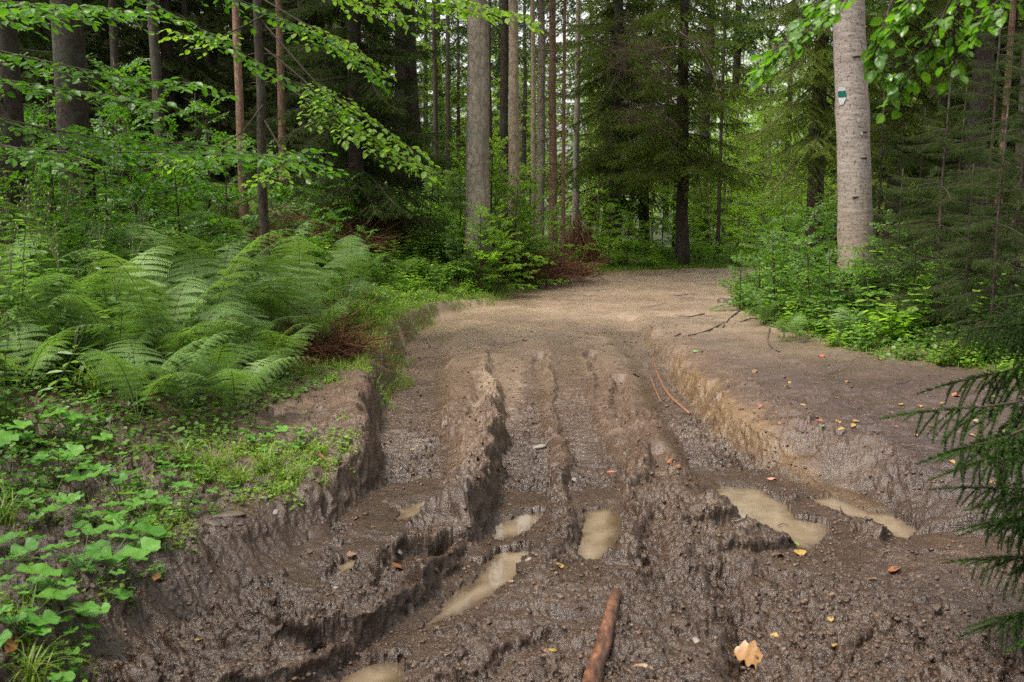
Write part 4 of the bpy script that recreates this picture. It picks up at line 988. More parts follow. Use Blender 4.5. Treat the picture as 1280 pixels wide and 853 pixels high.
def make_tuft(seed, n=60, h=.35):
    rng = rs(seed); root = None; mb = MB()
    for i in range(n):
        a = rng.rand()*6.28; l = h*rng.uniform(.5, 1.2); d = np.array([math.cos(a), math.sin(a), 0]); b = np.array([rng.normal()*.03, rng.normal()*.03, -.02]); t = np.linspace(0, 1, 7)[:, None]
        P = b + d*l*.75*t**1.7 + np.array([0, 0, 1.])*l*(t*1.1 - .75*t**2.3); w = .004*(1-t**2)+.0004; sd = np.array([-d[1], d[0], 0])
        V = np.concatenate([P - sd*w, P + sd*w]); F = np.array([(k, k+1, 8+k, 7+k) for k in range(6)]); mb.add(V, F, rng.rand())
    return mb.build('grass_tuft', M_GRASS, smooth=False)
FERN = [make_fern(201, nf=6, L=.68, upright=1.15), make_fern(202, nf=6, L=.78, upright=1.25), make_fern(203, nf=5, L=.72, upright=.9), make_fern(204, nf=7, L=.62, upright=1.35)]
HERB = [make_herb(211), make_herb(212, h=.6, stems=7), make_herb(213, h=.4, stems=5, leaf=.09)]
HERBB = [make_herb(214, h=.5, stems=7, leaf=.10, mat=M_BRIGHT), make_herb(215, h=.38, stems=6, leaf=.085, mat=M_BRIGHT)]
HV = [make_herb(241, h=.5, stems=8, leaf=.13, mat=M_BRIGHT, name='verge_weed', spread=.2), make_herb(242, h=.4, stems=7, leaf=.12, mat=M_BRIGHT, name='verge_weed', spread=.2)]
HN = [make_herb(243, h=.55, stems=7, leaf=.13, name='nettle', spread=.2), make_herb(244, h=.45, stems=7, leaf=.12, name='nettle', spread=.2), make_herb(245, h=.5, stems=8, leaf=.14, mat=M_BRIGHT, name='nettle', spread=.22)]
HS = [make_herb(246, h=.3, stems=4, leaf=.09, mat=M_BRIGHT, name='seedling'), make_herb(247, h=.3, stems=3, leaf=.10, name='seedling')]
WILL = [make_herb(216, h=1.15, stems=6, leaf=.14, aspect=.42, gap=.05, heads=5, name='tall_weed', spread=.22), make_herb(217, h=1.0, stems=5, leaf=.15, aspect=.45, gap=.055, heads=4, name='tall_weed', spread=.2)]
BUTT = [make_butterbur(221), make_butterbur(222, n=9, size=.13, h=.26), make_butterbur(223, n=5, size=.17, h=.14)]
TUFT = [make_tuft(231), make_tuft(232, n=40, h=.5)]
P2 = HV + HN + HS + FERN + HERB + HERBB + WILL + BUTT + TUFT
g = rs(301)
def plant(proto, x, y, ser=None, label=None, cat='plant', sc=1.0, dz=0):
    o = dup(proto, (x, y, gz(x, y) + dz), g.rand()*6.28, sc*g.uniform(.85, 1.15), (g.normal()*.06, g.normal()*.06))
    if label: tag(o, label, cat)
    else: series(o, ser[0], cat, ser[1])
    return o
def xud(u, d): return at_dist(u, 300, d)[0]
def mask_pts(n, xr, yr, cond, seed, power=1.0):
    r_ = rs(seed); X = r_.uniform(*xr, n); Y = yr[0] + (yr[1]-yr[0])*r_.rand(n)**power
    h, sL, dr, *_ = terrain(X, Y, False); U = 640 + FPX*X/np.maximum(Y, .3); m = cond(sL, dr, X, Y, U) & (U > -160) & (U < 1440)
    return X[m], Y[m], h[m], sL[m], dr[m], U[m]
F1 = ('big fern in the front fern bank left of the track', 'big ferns in front on the left')
for u, d, s, k in ((230,6.6,1.0,3),(140,6.4,1.0,1),(300,7.6,1.0,0),(180,7.4,1.2,0),(90,7.0,1.1,2),(270,8.2,1.1,1),(385,10,1.0,0),(350,9.6,1.0,3),(430,11,.9,1),(195,6.5,1.1,1),(118,6.9,1.1,0),(250,7.3,1.1,1),(60,6.4,1.0,3),(285,6.0,.85,2),(160,5.7,.85,2),(335,8.3,1.0,0),(372,9.2,.95,1),(300,8.6,1.1,3),(415,9.9,.9,0),(15,7.2,1.1,1),(130,8.2,1.2,0),(222,8.6,1.2,1),(395,8.2,.8,3),(345,7.3,.8,2),(80,8.2,1.2,1),(260,6.3,.7,0),(20,5.9,.8,2),(322,6.9,.75,3),(225,5.9,.75,3)):
    plant(FERN[k], xud(u, d), d, ser=F1, cat='fern', sc=s*1.15)
F2 = ('fern in the crowd of ferns behind the front row on the left', 'ferns farther back on the left')
X, Y, Z, *_ , U = mask_pts(420, (-9, 0), (8.5, 16), lambda sL, dr, X, Y, U: (sL > .9) & (sL < 6) & (U < 560), 302)
for i in range(min(55, len(X))): plant(FERN[g.randint(4)], X[i], Y[i], ser=F2, cat='fern', sc=.8)
F3 = ('small fern among the leafy plants on the right bank', 'ferns on the right bank')
for u, d, s in ((1000,9.6,.5),(985,9.9,.5),(1050,9.4,.45),(1110,9.9,.5),(960,11,.5),(1035,10.6,.5),(1075,9.5,.4)): plant(FERN[g.randint(4)], xud(u, d), d, ser=F3, cat='fern', sc=s)
# leafy plants
H1 = ('leafy green plant between the ferns on the left bank', 'leafy plants between the left ferns')
X, Y, Z, sL_, dr_, U = mask_pts(900, (-8, 1), (4.6, 14), lambda sL, dr, X, Y, U: (sL > .75 + .3*np.sin(X*3+Y)) & (sL < 6) & (U < 600) & (Y > 5.2 - .3*X*0), 303)
for i in range(min(130, len(X))):
    plant((HERB + HERBB)[g.randint(5)] if Y[i] > 8 else HERB[g.randint(3)], X[i], Y[i], ser=H1, sc=.9)
H2 = ('low leafy plant on the green verge left of the crest', 'leafy plants on the far left verge')
X, Y, Z, sL_, dr_, U = mask_pts(900, (-5, 9), (9.5, 26), lambda sL, dr, X, Y, U: (sL > .25) & (sL < 3.2) & (U > 380) & (U < 1000), 304)
for i in range(min(230, len(X))): plant(HV[g.randint(2)], X[i], Y[i], ser=H2, sc=.32 + .55*min(1, sL_[i]/1.6))
H3 = ('leafy green plant in the thicket along the right bank', 'leafy plants along the right bank')
X, Y, Z, sL_, dr_, U = mask_pts(1500, (.5, 7), (6.5, 16), lambda sL, dr, X, Y, U: (dr > .12) & (dr < 3.0) & (U > 900), 305)
for i in range(min(180, len(X))): plant(HN[g.randint(3)], X[i], Y[i], ser=H3, sc=(.42 + .75*min(1, dr_[i]/.9))*(1 if U[i] < 1120 else .7))
W1 = ('tall willow-leaved weed with seed heads at the left edge', 'tall weeds at the left edge')
for u, d, s in ((10,6.6,1.1),(45,7.2,1.1),(75,6.3,.95),(-20,6.0,1.1),(100,7.9,1.0),(150,9,1.0),(20,8.3,1.2),(-30,7.5,1.2),(60,9.2,1.2),(122,6.7,.8),(-5,5.3,.8)): plant(WILL[g.randint(2)], xud(u, d), d, ser=W1, sc=s, cat='weed')
# round-leaved plants
B1 = ('plant with large round glossy leaves at the left edge below the ferns', 'round-leaved plants at the left edge')
for u, v, s, k in ((30,560,.95,0),(72,575,.9,1),(10,605,.9,2),(95,545,.8,1),(50,540,1.0,0),(5,560,1.0,1),(60,605,.55,0),(20,650,.6,2),(130,525,.7,1),(-30,590,1,1),(-20,640,.9,0),(110,570,.6,2)):
    x, y = ground_pt(u, v+15, .2); plant(BUTT[k], x, y, ser=B1, sc=s)
B2 = ('plant with round bright leaves growing on the bare mud at lower left', 'round-leaved plants on the lower left mud')
for u, v, s, k in ((150,610,.62,1),(138,640,.6,0),(165,660,.55,1),(150,685,.6,2),(125,700,.5,0),(178,635,.5,1),(120,650,.45,2),(40,755,.62,2),(22,770,.4,1),(190,612,.45,0),(205,590,.4,1),(350,560,.35,0),(372,550,.35,1),(395,545,.33,0),(330,545,.35,2),(235,580,.4,2),(90,690,.3,0),(60,710,.3,2),(12,700,.35,1),(110,555,.4,1),(185,690,.3,0),(75,775,.28,1),(30,800,.45,0),(90,750,.4,1),(120,725,.35,2),(55,735,.5,0),(100,705,.45,1),(10,780,.5,2),(210,660,.32,0),(235,625,.35,1),(285,600,.3,2)):
    x, y = ground_pt(u, v+12, .13); plant(BUTT[k], x, y, ser=B2, sc=s*1.15)
H4 = ('small leafy plant in the green patch beside the left mud edge', 'small plants on the left mud edge')
for u, v, s in ((215,575,.4),(260,590,.35),(290,600,.35),(320,585,.35),(350,590,.32),(300,560,.3),(390,570,.32),(420,575,.28),(240,610,.32),(180,600,.4),(270,545,.3),(340,545,.35),(430,470,.3),(455,460,.3),(410,480,.28),(205,650,.3),(190,670,.3),(160,715,.3),(70,735,.32),(30,735,.3),(100,640,.3),(370,480,.3),(250,560,.42),(285,572,.45),(315,560,.4),(345,575,.4),(375,560,.36),(230,600,.4),(205,575,.45),(405,590,.3),(430,560,.3),(300,615,.3),(265,630,.3),(225,640,.32),(195,690,.32),(130,720,.3),(170,600,.45),(340,500,.3),(330,465,.4),(395,440,.35),(425,420,.35)):
    x, y = ground_pt(u, v+6, .13); plant(HS[g.randint(2)], x, y, ser=H4, sc=s)
T1 = ('tuft of long grass on the left bank', 'grass tufts on the left bank')
for u, v, s in ((265,575,.7),(300,590,.6),(330,575,.6),(375,580,.5),(50,500,1.3),(20,520,1.3),(90,490,1.2),(140,500,1.1),(10,640,.7),(30,790,.5),(230,570,.6),(120,520,1.0),(520,370,.8),(560,360,.8),(600,350,.7),(455,400,.8),(400,430,.8),(255,480,.8),(180,500,.9)):
    x, y = ground_pt(u, v+8, .15); plant(TUFT[g.randint(2)], x, y, ser=T1, sc=s, cat='grass tuft')
for q in P2: drop(q)

# uncountable grass and small leaves
def blades(name, X, Y, Z, hgt, seed, mat):
    r_ = rs(seed); n = len(X); V = np.array([(-.5,0,0),(.5,0,0),(-.35,.35,.6),(.35,.35,.6),(0,.95,1.0)], float); F = [np.array([(0,1,3,2)]), np.array([(2,3,4)])]
    a = r_.rand(n)*6.28; M = np.stack([np.stack([np.cos(a), -np.sin(a), 0*a], 1), np.stack([np.sin(a), np.cos(a), 0*a], 1), np.stack([0*a, 0*a, 1+0*a], 1)], 1)
    hh = hgt*r_.uniform(.4, 1.3, n); S = np.stack([.004 + .02*hh + 0*a, hh*r_.uniform(.2, .8, n), hh], 1)
    mb = MB(); scatter(mb, V, F, M, np.stack([X, Y, Z-.01], 1), S, r_.rand(n)); o = mb.build(name, mat, smooth=False); return tag(o, None, None, None, 'stuff')
nz_ = lambda X, Y, s=1.0, k=90: fbm(X*s, Y*s, k, 3)
X, Y, Z, sL_, dr_, U = mask_pts(700000, (-6, 14), (7.5, 30), lambda sL, dr, X, Y, U: (sL > -.08 + .2*nz_(X, Y, 3)) & (sL < 2.4) & (U > 330) & (U < 1060) & ((Y < 23) | (nz_(X, Y, 9, 99) > 0)) & (nz_(X, Y, 1.2, 91) > -.5), 310)
m = np.arange(len(X)) % 1 == 0
o = blades('grass', X[:150000], Y[:150000], Z[:150000], .085 + .07*sm(.5, 2, sL_[:150000]), 311, M_GRASS); o['label'] = 'short green grass on the verge left of the track'; o['category'] = 'grass'
def px_scatter(n, areas, seed, z=.13):
    r_ = rs(seed); XS, YS = [], []
    for (u, v, ru, rv, k) in areas:
        m = int(n*k); a = r_.rand(m)*6.28; q = np.sqrt(r_.rand(m)); uu, vv = u + ru*q*np.cos(a), v + rv*q*np.sin(a)
        xy = np.array([ground_pt(p, w, z) for p, w in zip(uu, vv)]); XS.append(xy[:, 0]); YS.append(xy[:, 1])
    X, Y = np.concatenate(XS), np.concatenate(YS); k = nz_(X, Y, 5, 92) > -.02; X, Y = X[k], Y[k]
    return X, Y, gza(X, Y)
X, Y, Z = px_scatter(4200, [(320,580,95,32,.5),(400,555,45,30,.12),(180,650,60,40,.12),(40,760,60,45,.08),(430,470,50,22,.12),(60,640,60,60,.06)], 312)
o = blades('grass', X, Y, Z, .055, 313, M_GRASS); o['label'] = 'thin short grass growing in patches on the muddy left edge'; o['category'] = 'grass'
X, Y, Z, sL_, dr_, U = mask_pts(60000, (.5, 6), (6.5, 16), lambda sL, dr, X, Y, U: (dr > .05) & (dr < 1.2) & (U > 890), 314)
o = blades('grass', X[:9000], Y[:9000], Z[:9000], .06, 315, M_GRASS); o['label'] = 'sparse grass at the foot of the right bank thicket'; o['category'] = 'grass'
def cover(label, X, Y, Z, size, lift, seed, mat):
    r_ = rs(seed); n = len(X); a = r_.rand(n)*6.28; D = np.stack([np.cos(a), np.sin(a), r_.normal(size=n)*.3], 1)
    Nn = np.stack([r_.normal(size=n)*.4, r_.normal(size=n)*.4, np.ones(n)], 1); mb = MB()
    V = LEAF_S.copy(); V[:, 0] *= 1.35
    scatter(mb, V, LEAF_SF, frames(D, Nn), np.stack([X, Y, Z + lift*r_.rand(n)], 1), size*r_.uniform(.5, 1.3, n), r_.rand(n))
    o = mb.build('ground_cover', mat, smooth=False); tag(o, label, 'ground cover', None, 'stuff'); return o
X, Y, Z, sL_, dr_, U = mask_pts(420000, (-9, 12), (4.0, 27), lambda sL, dr, X, Y, U: (sL > .08 + .95*np.clip(1.7-.18*Y, .0, 1.2) + .5*nz_(X, Y, 1.6, 93)*np.clip(1.7-.18*Y, .1, 1)) & (sL < 6) & (nz_(X, Y, 2.5, 94) > -.3), 320, 1.3)
k = slice(0, 95000); cover('mat of small green leaves under the ferns and along the left verge', X[k], Y[k], Z[k], .042 + .02*sm(8, 14, Y[k]), .16*sm(.4, 1.4, sL_[k]) + .02, 321, M_HERB)
X, Y, Z, sL_, dr_, U = mask_pts(160000, (.3, 8), (6, 22), lambda sL, dr, X, Y, U: (dr > .05 + .2*np.abs(nz_(X, Y, 3, 95))) & (dr < 3), 322)
k = slice(0, 36000); cover('mat of small green leaves along the right bank', X[k], Y[k], Z[k], .045, .14*sm(.05, .8, dr_[k]) + .02, 323, M_HERB)
X, Y, Z = px_scatter(4400, [(320,585,100,34,.35),(400,560,50,35,.15),(180,650,75,55,.25),(50,760,75,50,.12),(430,468,55,22,.15),(60,650,60,60,.12)], 324)
cover('tiny green seedlings scattered on the muddy left edge', X, Y, Z, .024, .035, 325, M_BRIGHT)

# brown dead brush
def brush(name, label, c, rad, h, n, seed, ln=.5, cone=False, mat=None):
    r_ = rs(seed); mb = MB()
    for i in range(n):
        a = r_.rand()*6.28; q = math.sqrt(r_.rand()); 
        b = np.array([math.cos(a)*q*rad[0], math.sin(a)*q*rad[1], r_.rand()**1.5*h*(1-q*.7)])
        if cone: b[:2] *= (1 - .75*b[2]/h); d = np.array([b[0]*.8 + r_.normal()*.25, b[1]*.8 + r_.normal()*.25, -1.0 + r_.rand()*.7])
        else: d = r_.normal(size=3)*[1, 1, .45] + [0, 0, .1]
        d /= np.linalg.norm(d); l = ln*r_.uniform(.3, 1.1)
        tube(mb, curve(b, b + d*l, n=4, wob=.06*l, rng=r_), np.linspace(r_.uniform(.003, .008), .0015, 4), 3, r_.rand(), cap=False)
    o = mb.build(name, mat or M_RUST); o.location = (c[0], c[1], gz(c[0], c[1])); tag(o, label, 'dead brush'); return o
for u, d, w, h, lab in ((385,14.5,1.1,.5,'heap of red-brown dead twigs under the left spruces, larger one'),(445,16,.8,.45,'heap of red-brown dead twigs right of the larger left one'),(290,13.5,.9,.35,'low heap of brown twigs behind the middle ferns on the left')):
    brush('brush_heap', lab, (xud(u, d), d), (w, w*.7), h, 1500, int(u), .55)
brush('brush_heap', 'tall cone of red-brown dead branches at the foot of the reddish poles', (xud(722, 20.6), 20.6), (.55, .5), 1.15, 1900, 5, .6, True)
brush('brush_heap', 'brown twig litter between the pale trunks above the centre shrubs', (xud(655, 17), 17), (1.3, .8), .5, 1500, 6, .6)
brush('brush_heap', 'tangle of dry brown twigs under the dark spruces at right', (xud(1250, 12), 12), (1.2, .8), .6, 1200, 7, .7, mat=M_DEAD)
brush('brush_heap', 'sparse heap of dry stalks between the ferns and the bare mud', (xud(395, 8.3), 8.3), (.35, .3), .3, 810, 8, .6, mat=M_RUST)

# dead lower limbs reaching over the crest from the brown poles and wide spruce
def dry_spray(root, b, e, seed, r0=.016, n=26, ln=.6, mat=None):
    r_ = rs(seed); mb = MB(); P = curve(b, e, n=12, wob=.05, rng=r_, up=.2); tube(mb, P, np.linspace(r0, .003, 12), 5)
    for i in range(n):
        k = r_.randint(1, 11); q = P[k]; f = q + (e-b)/np.linalg.norm(e-b)*ln*.6*r_.rand() + r_.normal(size=3)*[.3, .3, .3]*ln; c_ = curve(q, f, n=5, wob=.04, rng=r_, up=.05); tube(mb, c_, np.linspace(.005, .0015, 5), 3, cap=False)
        for _ in range(4):
            w = c_[r_.randint(1, 5)]; tube(mb, curve(w, w + r_.normal(size=3)*[.12, .12, .15] - [0, 0, .06], n=3), [.002, .0015, .001], 3, cap=False)
    V, F, A = mb.arrays(); m2 = MB(); m2.add(V - np.array(root.location), F, A); return m2.build('dry_branch', mat or M_DEAD, root)
host = [o for o in bpy.data.objects if o.name.startswith('spruce_tree') and 'wide green' in str(o.get('label'))][0]
def unrot(o): 
    return mathutils.Matrix.Rotation(-o.rotation_euler.z, 4, 'Z')
for i, (u0, v0, u1, v1) in enumerate(((850,120,745,60),(850,140,760,90),(850,90,740,45),(850,160,770,120),(850,60,735,100),(850,180,765,150),(850,40,900,120),(850,110,770,30),(850,75,760,70))):
    d = dry_spray(host, at_dist(u0, v0, 20.4), at_dist(u1, v1, 18.2 + .2*i), 400+i)
    d.parent = host; d.matrix_parent_inverse = mathutils.Matrix.Identity(4)
    s_ = 1/host.scale.x; d.matrix_basis = mathutils.Matrix.Diagonal((s_, s_, s_, 1)) @ unrot(host)

# ------------------------------------------------------------------ near foliage: beech sprays at left, beech over the camera at right, spruce at the right edge
def leafy_along(lv, st, pts, rng, L=.6, gap=.16, leaf=.075, lg=.045, r0=.012, drop_=.2, spread=.35, tmpl='full', start=.1):
    P0 = np.array(pts, float); t0 = np.linspace(0, 1, len(P0)); t = np.linspace(0, 1, 24); P = np.stack([np.interp(t, t0, P0[:, j]) for j in range(3)], 1)
    for _ in range(3): P[1:-1] = (P[:-2] + P[1:-1]*2 + P[2:])/4
    tube(st, P, np.linspace(r0, .002, 24), 6)
    ln = np.sum(np.linalg.norm(np.diff(P, axis=0), axis=1)); k = max(2, int(ln*(1-start)/gap)); T, D = [], []
    for i in range(k+1):
        u = start + (1-start)*i/k; p = np.array([np.interp(u, t, P[:, j]) for j in range(3)]); j = min(22, int(u*23)); d = P[j+1]-P[j]; d /= np.linalg.norm(d); h = np.array([d[1], -d[0], 0]); h /= max(np.linalg.norm(h), 1e-6)
        for s in (-1, 1):
            l = L*rng.uniform(.5, 1.1)*(1-.55*u); dd = d*.7 + h*s*rng.uniform(.5, 1) + np.array([0, 0, -drop_*rng.uniform(-.4, 1.6)]); dd /= np.linalg.norm(dd)
            Q = curve(p, p + dd*l, n=6, wob=.015, rng=rng); Q[:, 2] -= np.linspace(0, 1, 6)**2*l*drop_; tube(st, Q, np.linspace(.003, .001, 6), 3, cap=False)
            m = max(3, int(l/lg))
            for q in range(m):
                w = (q+.8)/m; pp = np.array([np.interp(w, np.linspace(0, 1, 6), Q[:, z]) for z in range(3)]); x = np.array([dd[1], -dd[0], 0]); T.append(pp); D.append((dd*.6 + x*(1 if q % 2 else -1)*.8 if q < m-1 else dd) + rng.normal(size=3)*.2 + [0, 0, -.15])
    T, D = np.array(T), np.array(D); n = len(T); Nn = np.tile([0, 0, 1.], (n, 1)) + rng.normal(size=(n, 3))*spread
    scatter(lv, LEAF_V, LEAF_F, frames(D, Nn), T, leaf*rng.uniform(.6, 1.15, n), rng.rand(n))
def rebased(mb, c):
    V, F, A = mb.arrays(); m = MB(); m.add(V - np.array(c), F, A); return m
def near_beech_left():
    rng = rs(501); d0 = 8.4; x0 = xud(-170, d0); base = np.array([x0, d0, gz(x0, d0)]); root = empty('beech_tree', base)
    tb, P = trunk_mb(9, .10, rng, (0, 0), sides=12, flare=1.3); tb.build('trunk', M_BARK_G, root); lv, st = MB(), MB()
    A = at_dist
    limbs = [ [A(-170,0,8.4),A(-60,50,8.2),A(60,78,7.9),A(160,98,7.7),A(245,104,7.5)],
              [A(-170,40,8.4),A(-60,90,8.0),A(80,112,7.6),A(190,125,7.3)],
              [A(-170,90,8.4),A(0,150,8.2),A(150,178,8.0),A(260,180,7.8),A(400,208,7.6)],
              [A(-170,130,8.4),A(20,190,8.6),A(180,190,8.4),A(320,196,8.2),A(385,190,8.1)],
              [A(-170,-200,8.4),A(60,-60,8.6),A(230,25,8.8),A(330,82,9.0),A(432,140,9.2)],
              [A(-170,-260,8.4),A(100,-80,8.8),A(300,0,9.2),A(400,45,9.4),A(470,92,9.5)],
              [A(-170,-100,8.4),A(-20,0,8.0),A(90,10,7.8),A(180,14,7.6)],
              [A(-170,20,8.4),A(-60,10,7.4),A(40,15,7.0),A(120,8,6.8)],
              [A(-170,150,8.4),A(-60,180,7.7),A(30,185,7.3),A(90,200,7.1)]]
    for i, L in enumerate(limbs):
        leafy_along(lv, st, L, rng, L=.55, gap=.12 if i not in (4, 5) else .2, leaf=.08, r0=.012, drop_=.14, start=.25)
    rebased(lv, base).build('crown', M_BEECH, root, smooth=False); rebased(st, base).build('branches', M_TWIG, root)
    tag(root, 'beech whose layered leafy sprays hang across the dark left wood', 'tree')
def mid_beech():
    rng = rs(502); d0 = 11.0; A = at_dist
    x0 = xud(330, d0); base = np.array([x0, d0, gz(x0, d0)]); root = empty('beech_tree', base)
    tb, P = trunk_mb(9, .055, rng, (.0, 0), sides=10, flare=1.2); tb.build('trunk', M_BARK_D, root); lv, st = MB(), MB()
    limbs = [ [A(330,60,11),A(380,100,10.7),A(430,150,10.3),A(480,180,10),A(528,208,9.8)], [A(330,90,11),A(390,130,10.6),A(440,165,10.2),A(500,200,10)], [A(330,30,11),A(400,110,10.6),A(450,140,10.2),A(520,190,9.9)],
              [A(330,-40,11),A(400,-10,10.8),A(470,10,10.6),A(540,30,10.4)], [A(330,-60,11),A(420,-20,10.4),A(520,0,10.2),A(600,16,10)], [A(330,-90,11),A(420,-30,10),A(560,-6,9.8),A(655,20,9.6)],
              [A(330,0,11),A(380,30,10.6),A(430,50,10.4),A(470,85,10)], [A(330,130,11),A(300,170,10.4),A(250,190,10),A(210,200,9.8)], [A(330,20,11),A(270,50,10.4),A(220,40,10)], [A(330,150,11),A(360,200,10.3),A(330,225,9.8)]]
    for L in limbs: leafy_along(lv, st, L, rng, L=.5, gap=.12, leaf=.085, r0=.010, drop_=.2, start=.3)
    rebased(lv, base).build('crown', M_BRIGHT, root, smooth=False); rebased(st, base).build('branches', M_TWIG, root)
    tag(root, 'slender beech with bright yellow-green sprays reaching toward the centre trunks', 'tree')
def over_beech():
    rng = rs(503); base = np.array([2.9, 2.0, 0.0]); base[2] = gz(2.9, 2.0); root = empty('beech_tree', base)
    tb, P = trunk_mb(7, .11, rng, (0, 0), sides=14, flare=1.4); tb.build('trunk', M_BARK_G, root); lv, st = MB(), MB(); A = at_dist
    T = lambda z: np.array([2.9, 2.0, z])
    limbs = [ [T(2.6),A(1260,-160,2.8),A(1200,-20,3.0),A(1160,55,3.1),A(1122,118,3.15)],
              [T(2.5),A(1330,-120,3.0),A(1250,-50,3.1),A(1190,10,3.2),A(1195,75,3.2)],
              [T(2.8),A(1240,-220,3.2),A(1080,-60,3.3),A(1000,30,3.3),A(955,90,3.3)],
              [T(2.7),A(1200,-160,3.1),A(1110,-60,3.2),A(1060,-6,3.2),A(1010,38,3.2)],
              [T(2.6),A(1290,-90,2.9),A(1260,-20,3.0),A(1228,30,3.0)],
              [T(2.6),A(1180,-110,3.1),A(1120,-10,3.2),A(1100,40,3.2),A(1095,80,3.2)],
              [T(2.4),A(1230,-90,3.0),A(1150,-20,3.1),A(1118,30,3.1)]]
    for i, L in enumerate(limbs): leafy_along(lv, st, L, rng, L=.18, gap=.10, leaf=.045, lg=.042, r0=.006, drop_=.12, spread=.4, start=.62)
    for i in range(26): b = T(rng.uniform(3.6, 6.5)); j = rng.randint(4); M_ = (rng.rand()*6.28, R(rng.uniform(0, 30)), rng.uniform(.6, 1.1)); put(lv, LB[j][0], b, *M_); put(st, LB[j][1], b, *M_)
    rebased(lv, base).build('crown', M_OVER, root, smooth=False); rebased(st, base).build('branches', M_TWIG, root)
    tag(root, 'beech twig with big fresh green leaves hanging close, top right of the photo', 'tree')
M_OVER = leaf_mat('close_beech_leaves', [(.03,.09,.008), (.06,.16,.012), (.11,.24,.02)], trans=.45, rough=.35, spec=.5, tcol=2.0)
near_beech_left(); mid_beech(); over_beech()
def near_spruce():
    rng = rs(504); x0, y0 = 2.55, 3.05; base = np.array([x0, y0, gz(x0, y0)]); root = empty('spruce_tree', base)
    tb, P = trunk_mb(5.5, .05, rng, (0, 0), sides=10); tb.build('trunk', M_BARK_D, root); nb, wb_ = MB(), MB()
    BR = [spruce_branch(1.2, rs(510+i), droop=.35+.1*i, sp=.0065, nl=.022, w=.0038, twig_gap=.036, hang=.8, bare=.05, wide=.42, wr=.3) for i in range(3)]
    for i, (z, yaw, pt, s) in enumerate(((1.6,-88,2,.72),(1.45,-80,-2,.82),(1.3,-95,-4,.98),(1.15,-84,-2,.95),(1.0,-90,-6,.82),(.62,-82,4,.78),(.75,-78,2,.80),(1.38,-84,-10,.75),(1.22,-100,-8,.72),(.9,-88,-4,.7),(1.62,-84,-6,.80),(1.55,-100,-14,.75),(1.5,-70,-8,.86),(1.38,-90,-16,.9),(1.3,-108,-10,.85),(1.22,-76,-18,.9),(1.1,-94,-12,.82),(1.45,-60,-10,.9),(.85,-86,-8,.80),(.78,-100,-14,.84),(.7,-74,-16,.82),(.6,-92,-10,.8),(.95,-112,-14,.8),(.95,-62,-14,.8),(1.75,-80,0,.66),(1.05,-84,-26,.75))):
        b = np.array([0, 0, z]); k = i % 3; put(nb, BR[k][0], b, R(yaw), R(pt), s*1.08, rng.rand()); put(wb_, BR[k][1], b, R(yaw), R(pt), s*1.08)
    for z in np.linspace(.4, 5.2, 34):
        k = rng.randint(3); yaw = R(rng.uniform(-40, 230)); s = .95*(1-z/6); b = np.array([0, 0, z]); put(nb, SB[k][0], b, yaw, R(-10), s*.6, rng.rand())
    nb.build('crown', leaf_mat('dark_green_spruce_needles', [(.008,.024,.005), (.020,.048,.009), (.04,.085,.016)], trans=.15, rough=.6, spec=.1), root, smooth=False); wb_.build('branches', M_TWIG, root)  # needles have their own dark green
    tag(root, 'close blurred dark spruce boughs reaching in from the right edge', 'tree')
near_spruce()
# ------------------------------------------------------------------ things lying on the mud
_G = None
def surf(x, y):
    """height of the finished ground mesh under a point"""
    global _G
    if _G is None:
        from mathutils.bvhtree import BVHTree
        me = ground.data; n = len(me.vertices); co = np.empty(n*3, np.float32); me.vertices.foreach_get('co', co); co = co.reshape(-1, 3)
        _G = co
    m = (np.abs(_G[:, 0]-x) < .05) & (np.abs(_G[:, 1]-y) < .05)
    if not m.any(): return gz(x, y), np.array([0, 0, 1.])
    Q = _G[m]; d = np.hypot(Q[:, 0]-x, Q[:, 1]-y); z = Q[np.argmin(d), 2]
    A = np.c_[Q[:, 0]-x, Q[:, 1]-y, np.ones(len(Q))]; c = np.linalg.lstsq(A, Q[:, 2], rcond=None)[0]
    nn = np.array([-c[0], -c[1], 1.]); nn /= np.linalg.norm(nn); return max(z, c[2]), nn
def lay(me_fn, u, v, z0, lift=.004):
    x, y = ground_pt(u, v, z0)
    for _ in range(3): z, nn = surf(x, y); x, y = ground_pt(u, v, z)
    for lz, P in PUDDLES:
        if abs(P[0][0]-x) < 1 and poly_sdf(np.array([x]), np.array([y]), P)[0] < -.01: z = max(z, lz + .003); nn = np.array([0, 0, 1.])
    return np.array([x, y, z + lift]), nn
LM = {}
def litter_mat(k, col):
    if k not in LM: LM[k] = simple_mat(k + '_leaf', [tuple(c*.6 for c in col), col], 60, .45, .3, .002, .5)
    return LM[k]
COL = {'oak': (.27,.14,.05), 'orange': (.24,.09,.03), 'yellow': (.30,.19,.045), 'red': (.36,.10,.045), 'brown': (.20,.11,.055), 'tan': (.28,.18,.10), 'green': (.16,.27,.07), 'pink': (.42,.20,.13), 'dark': (.07,.045,.03)}
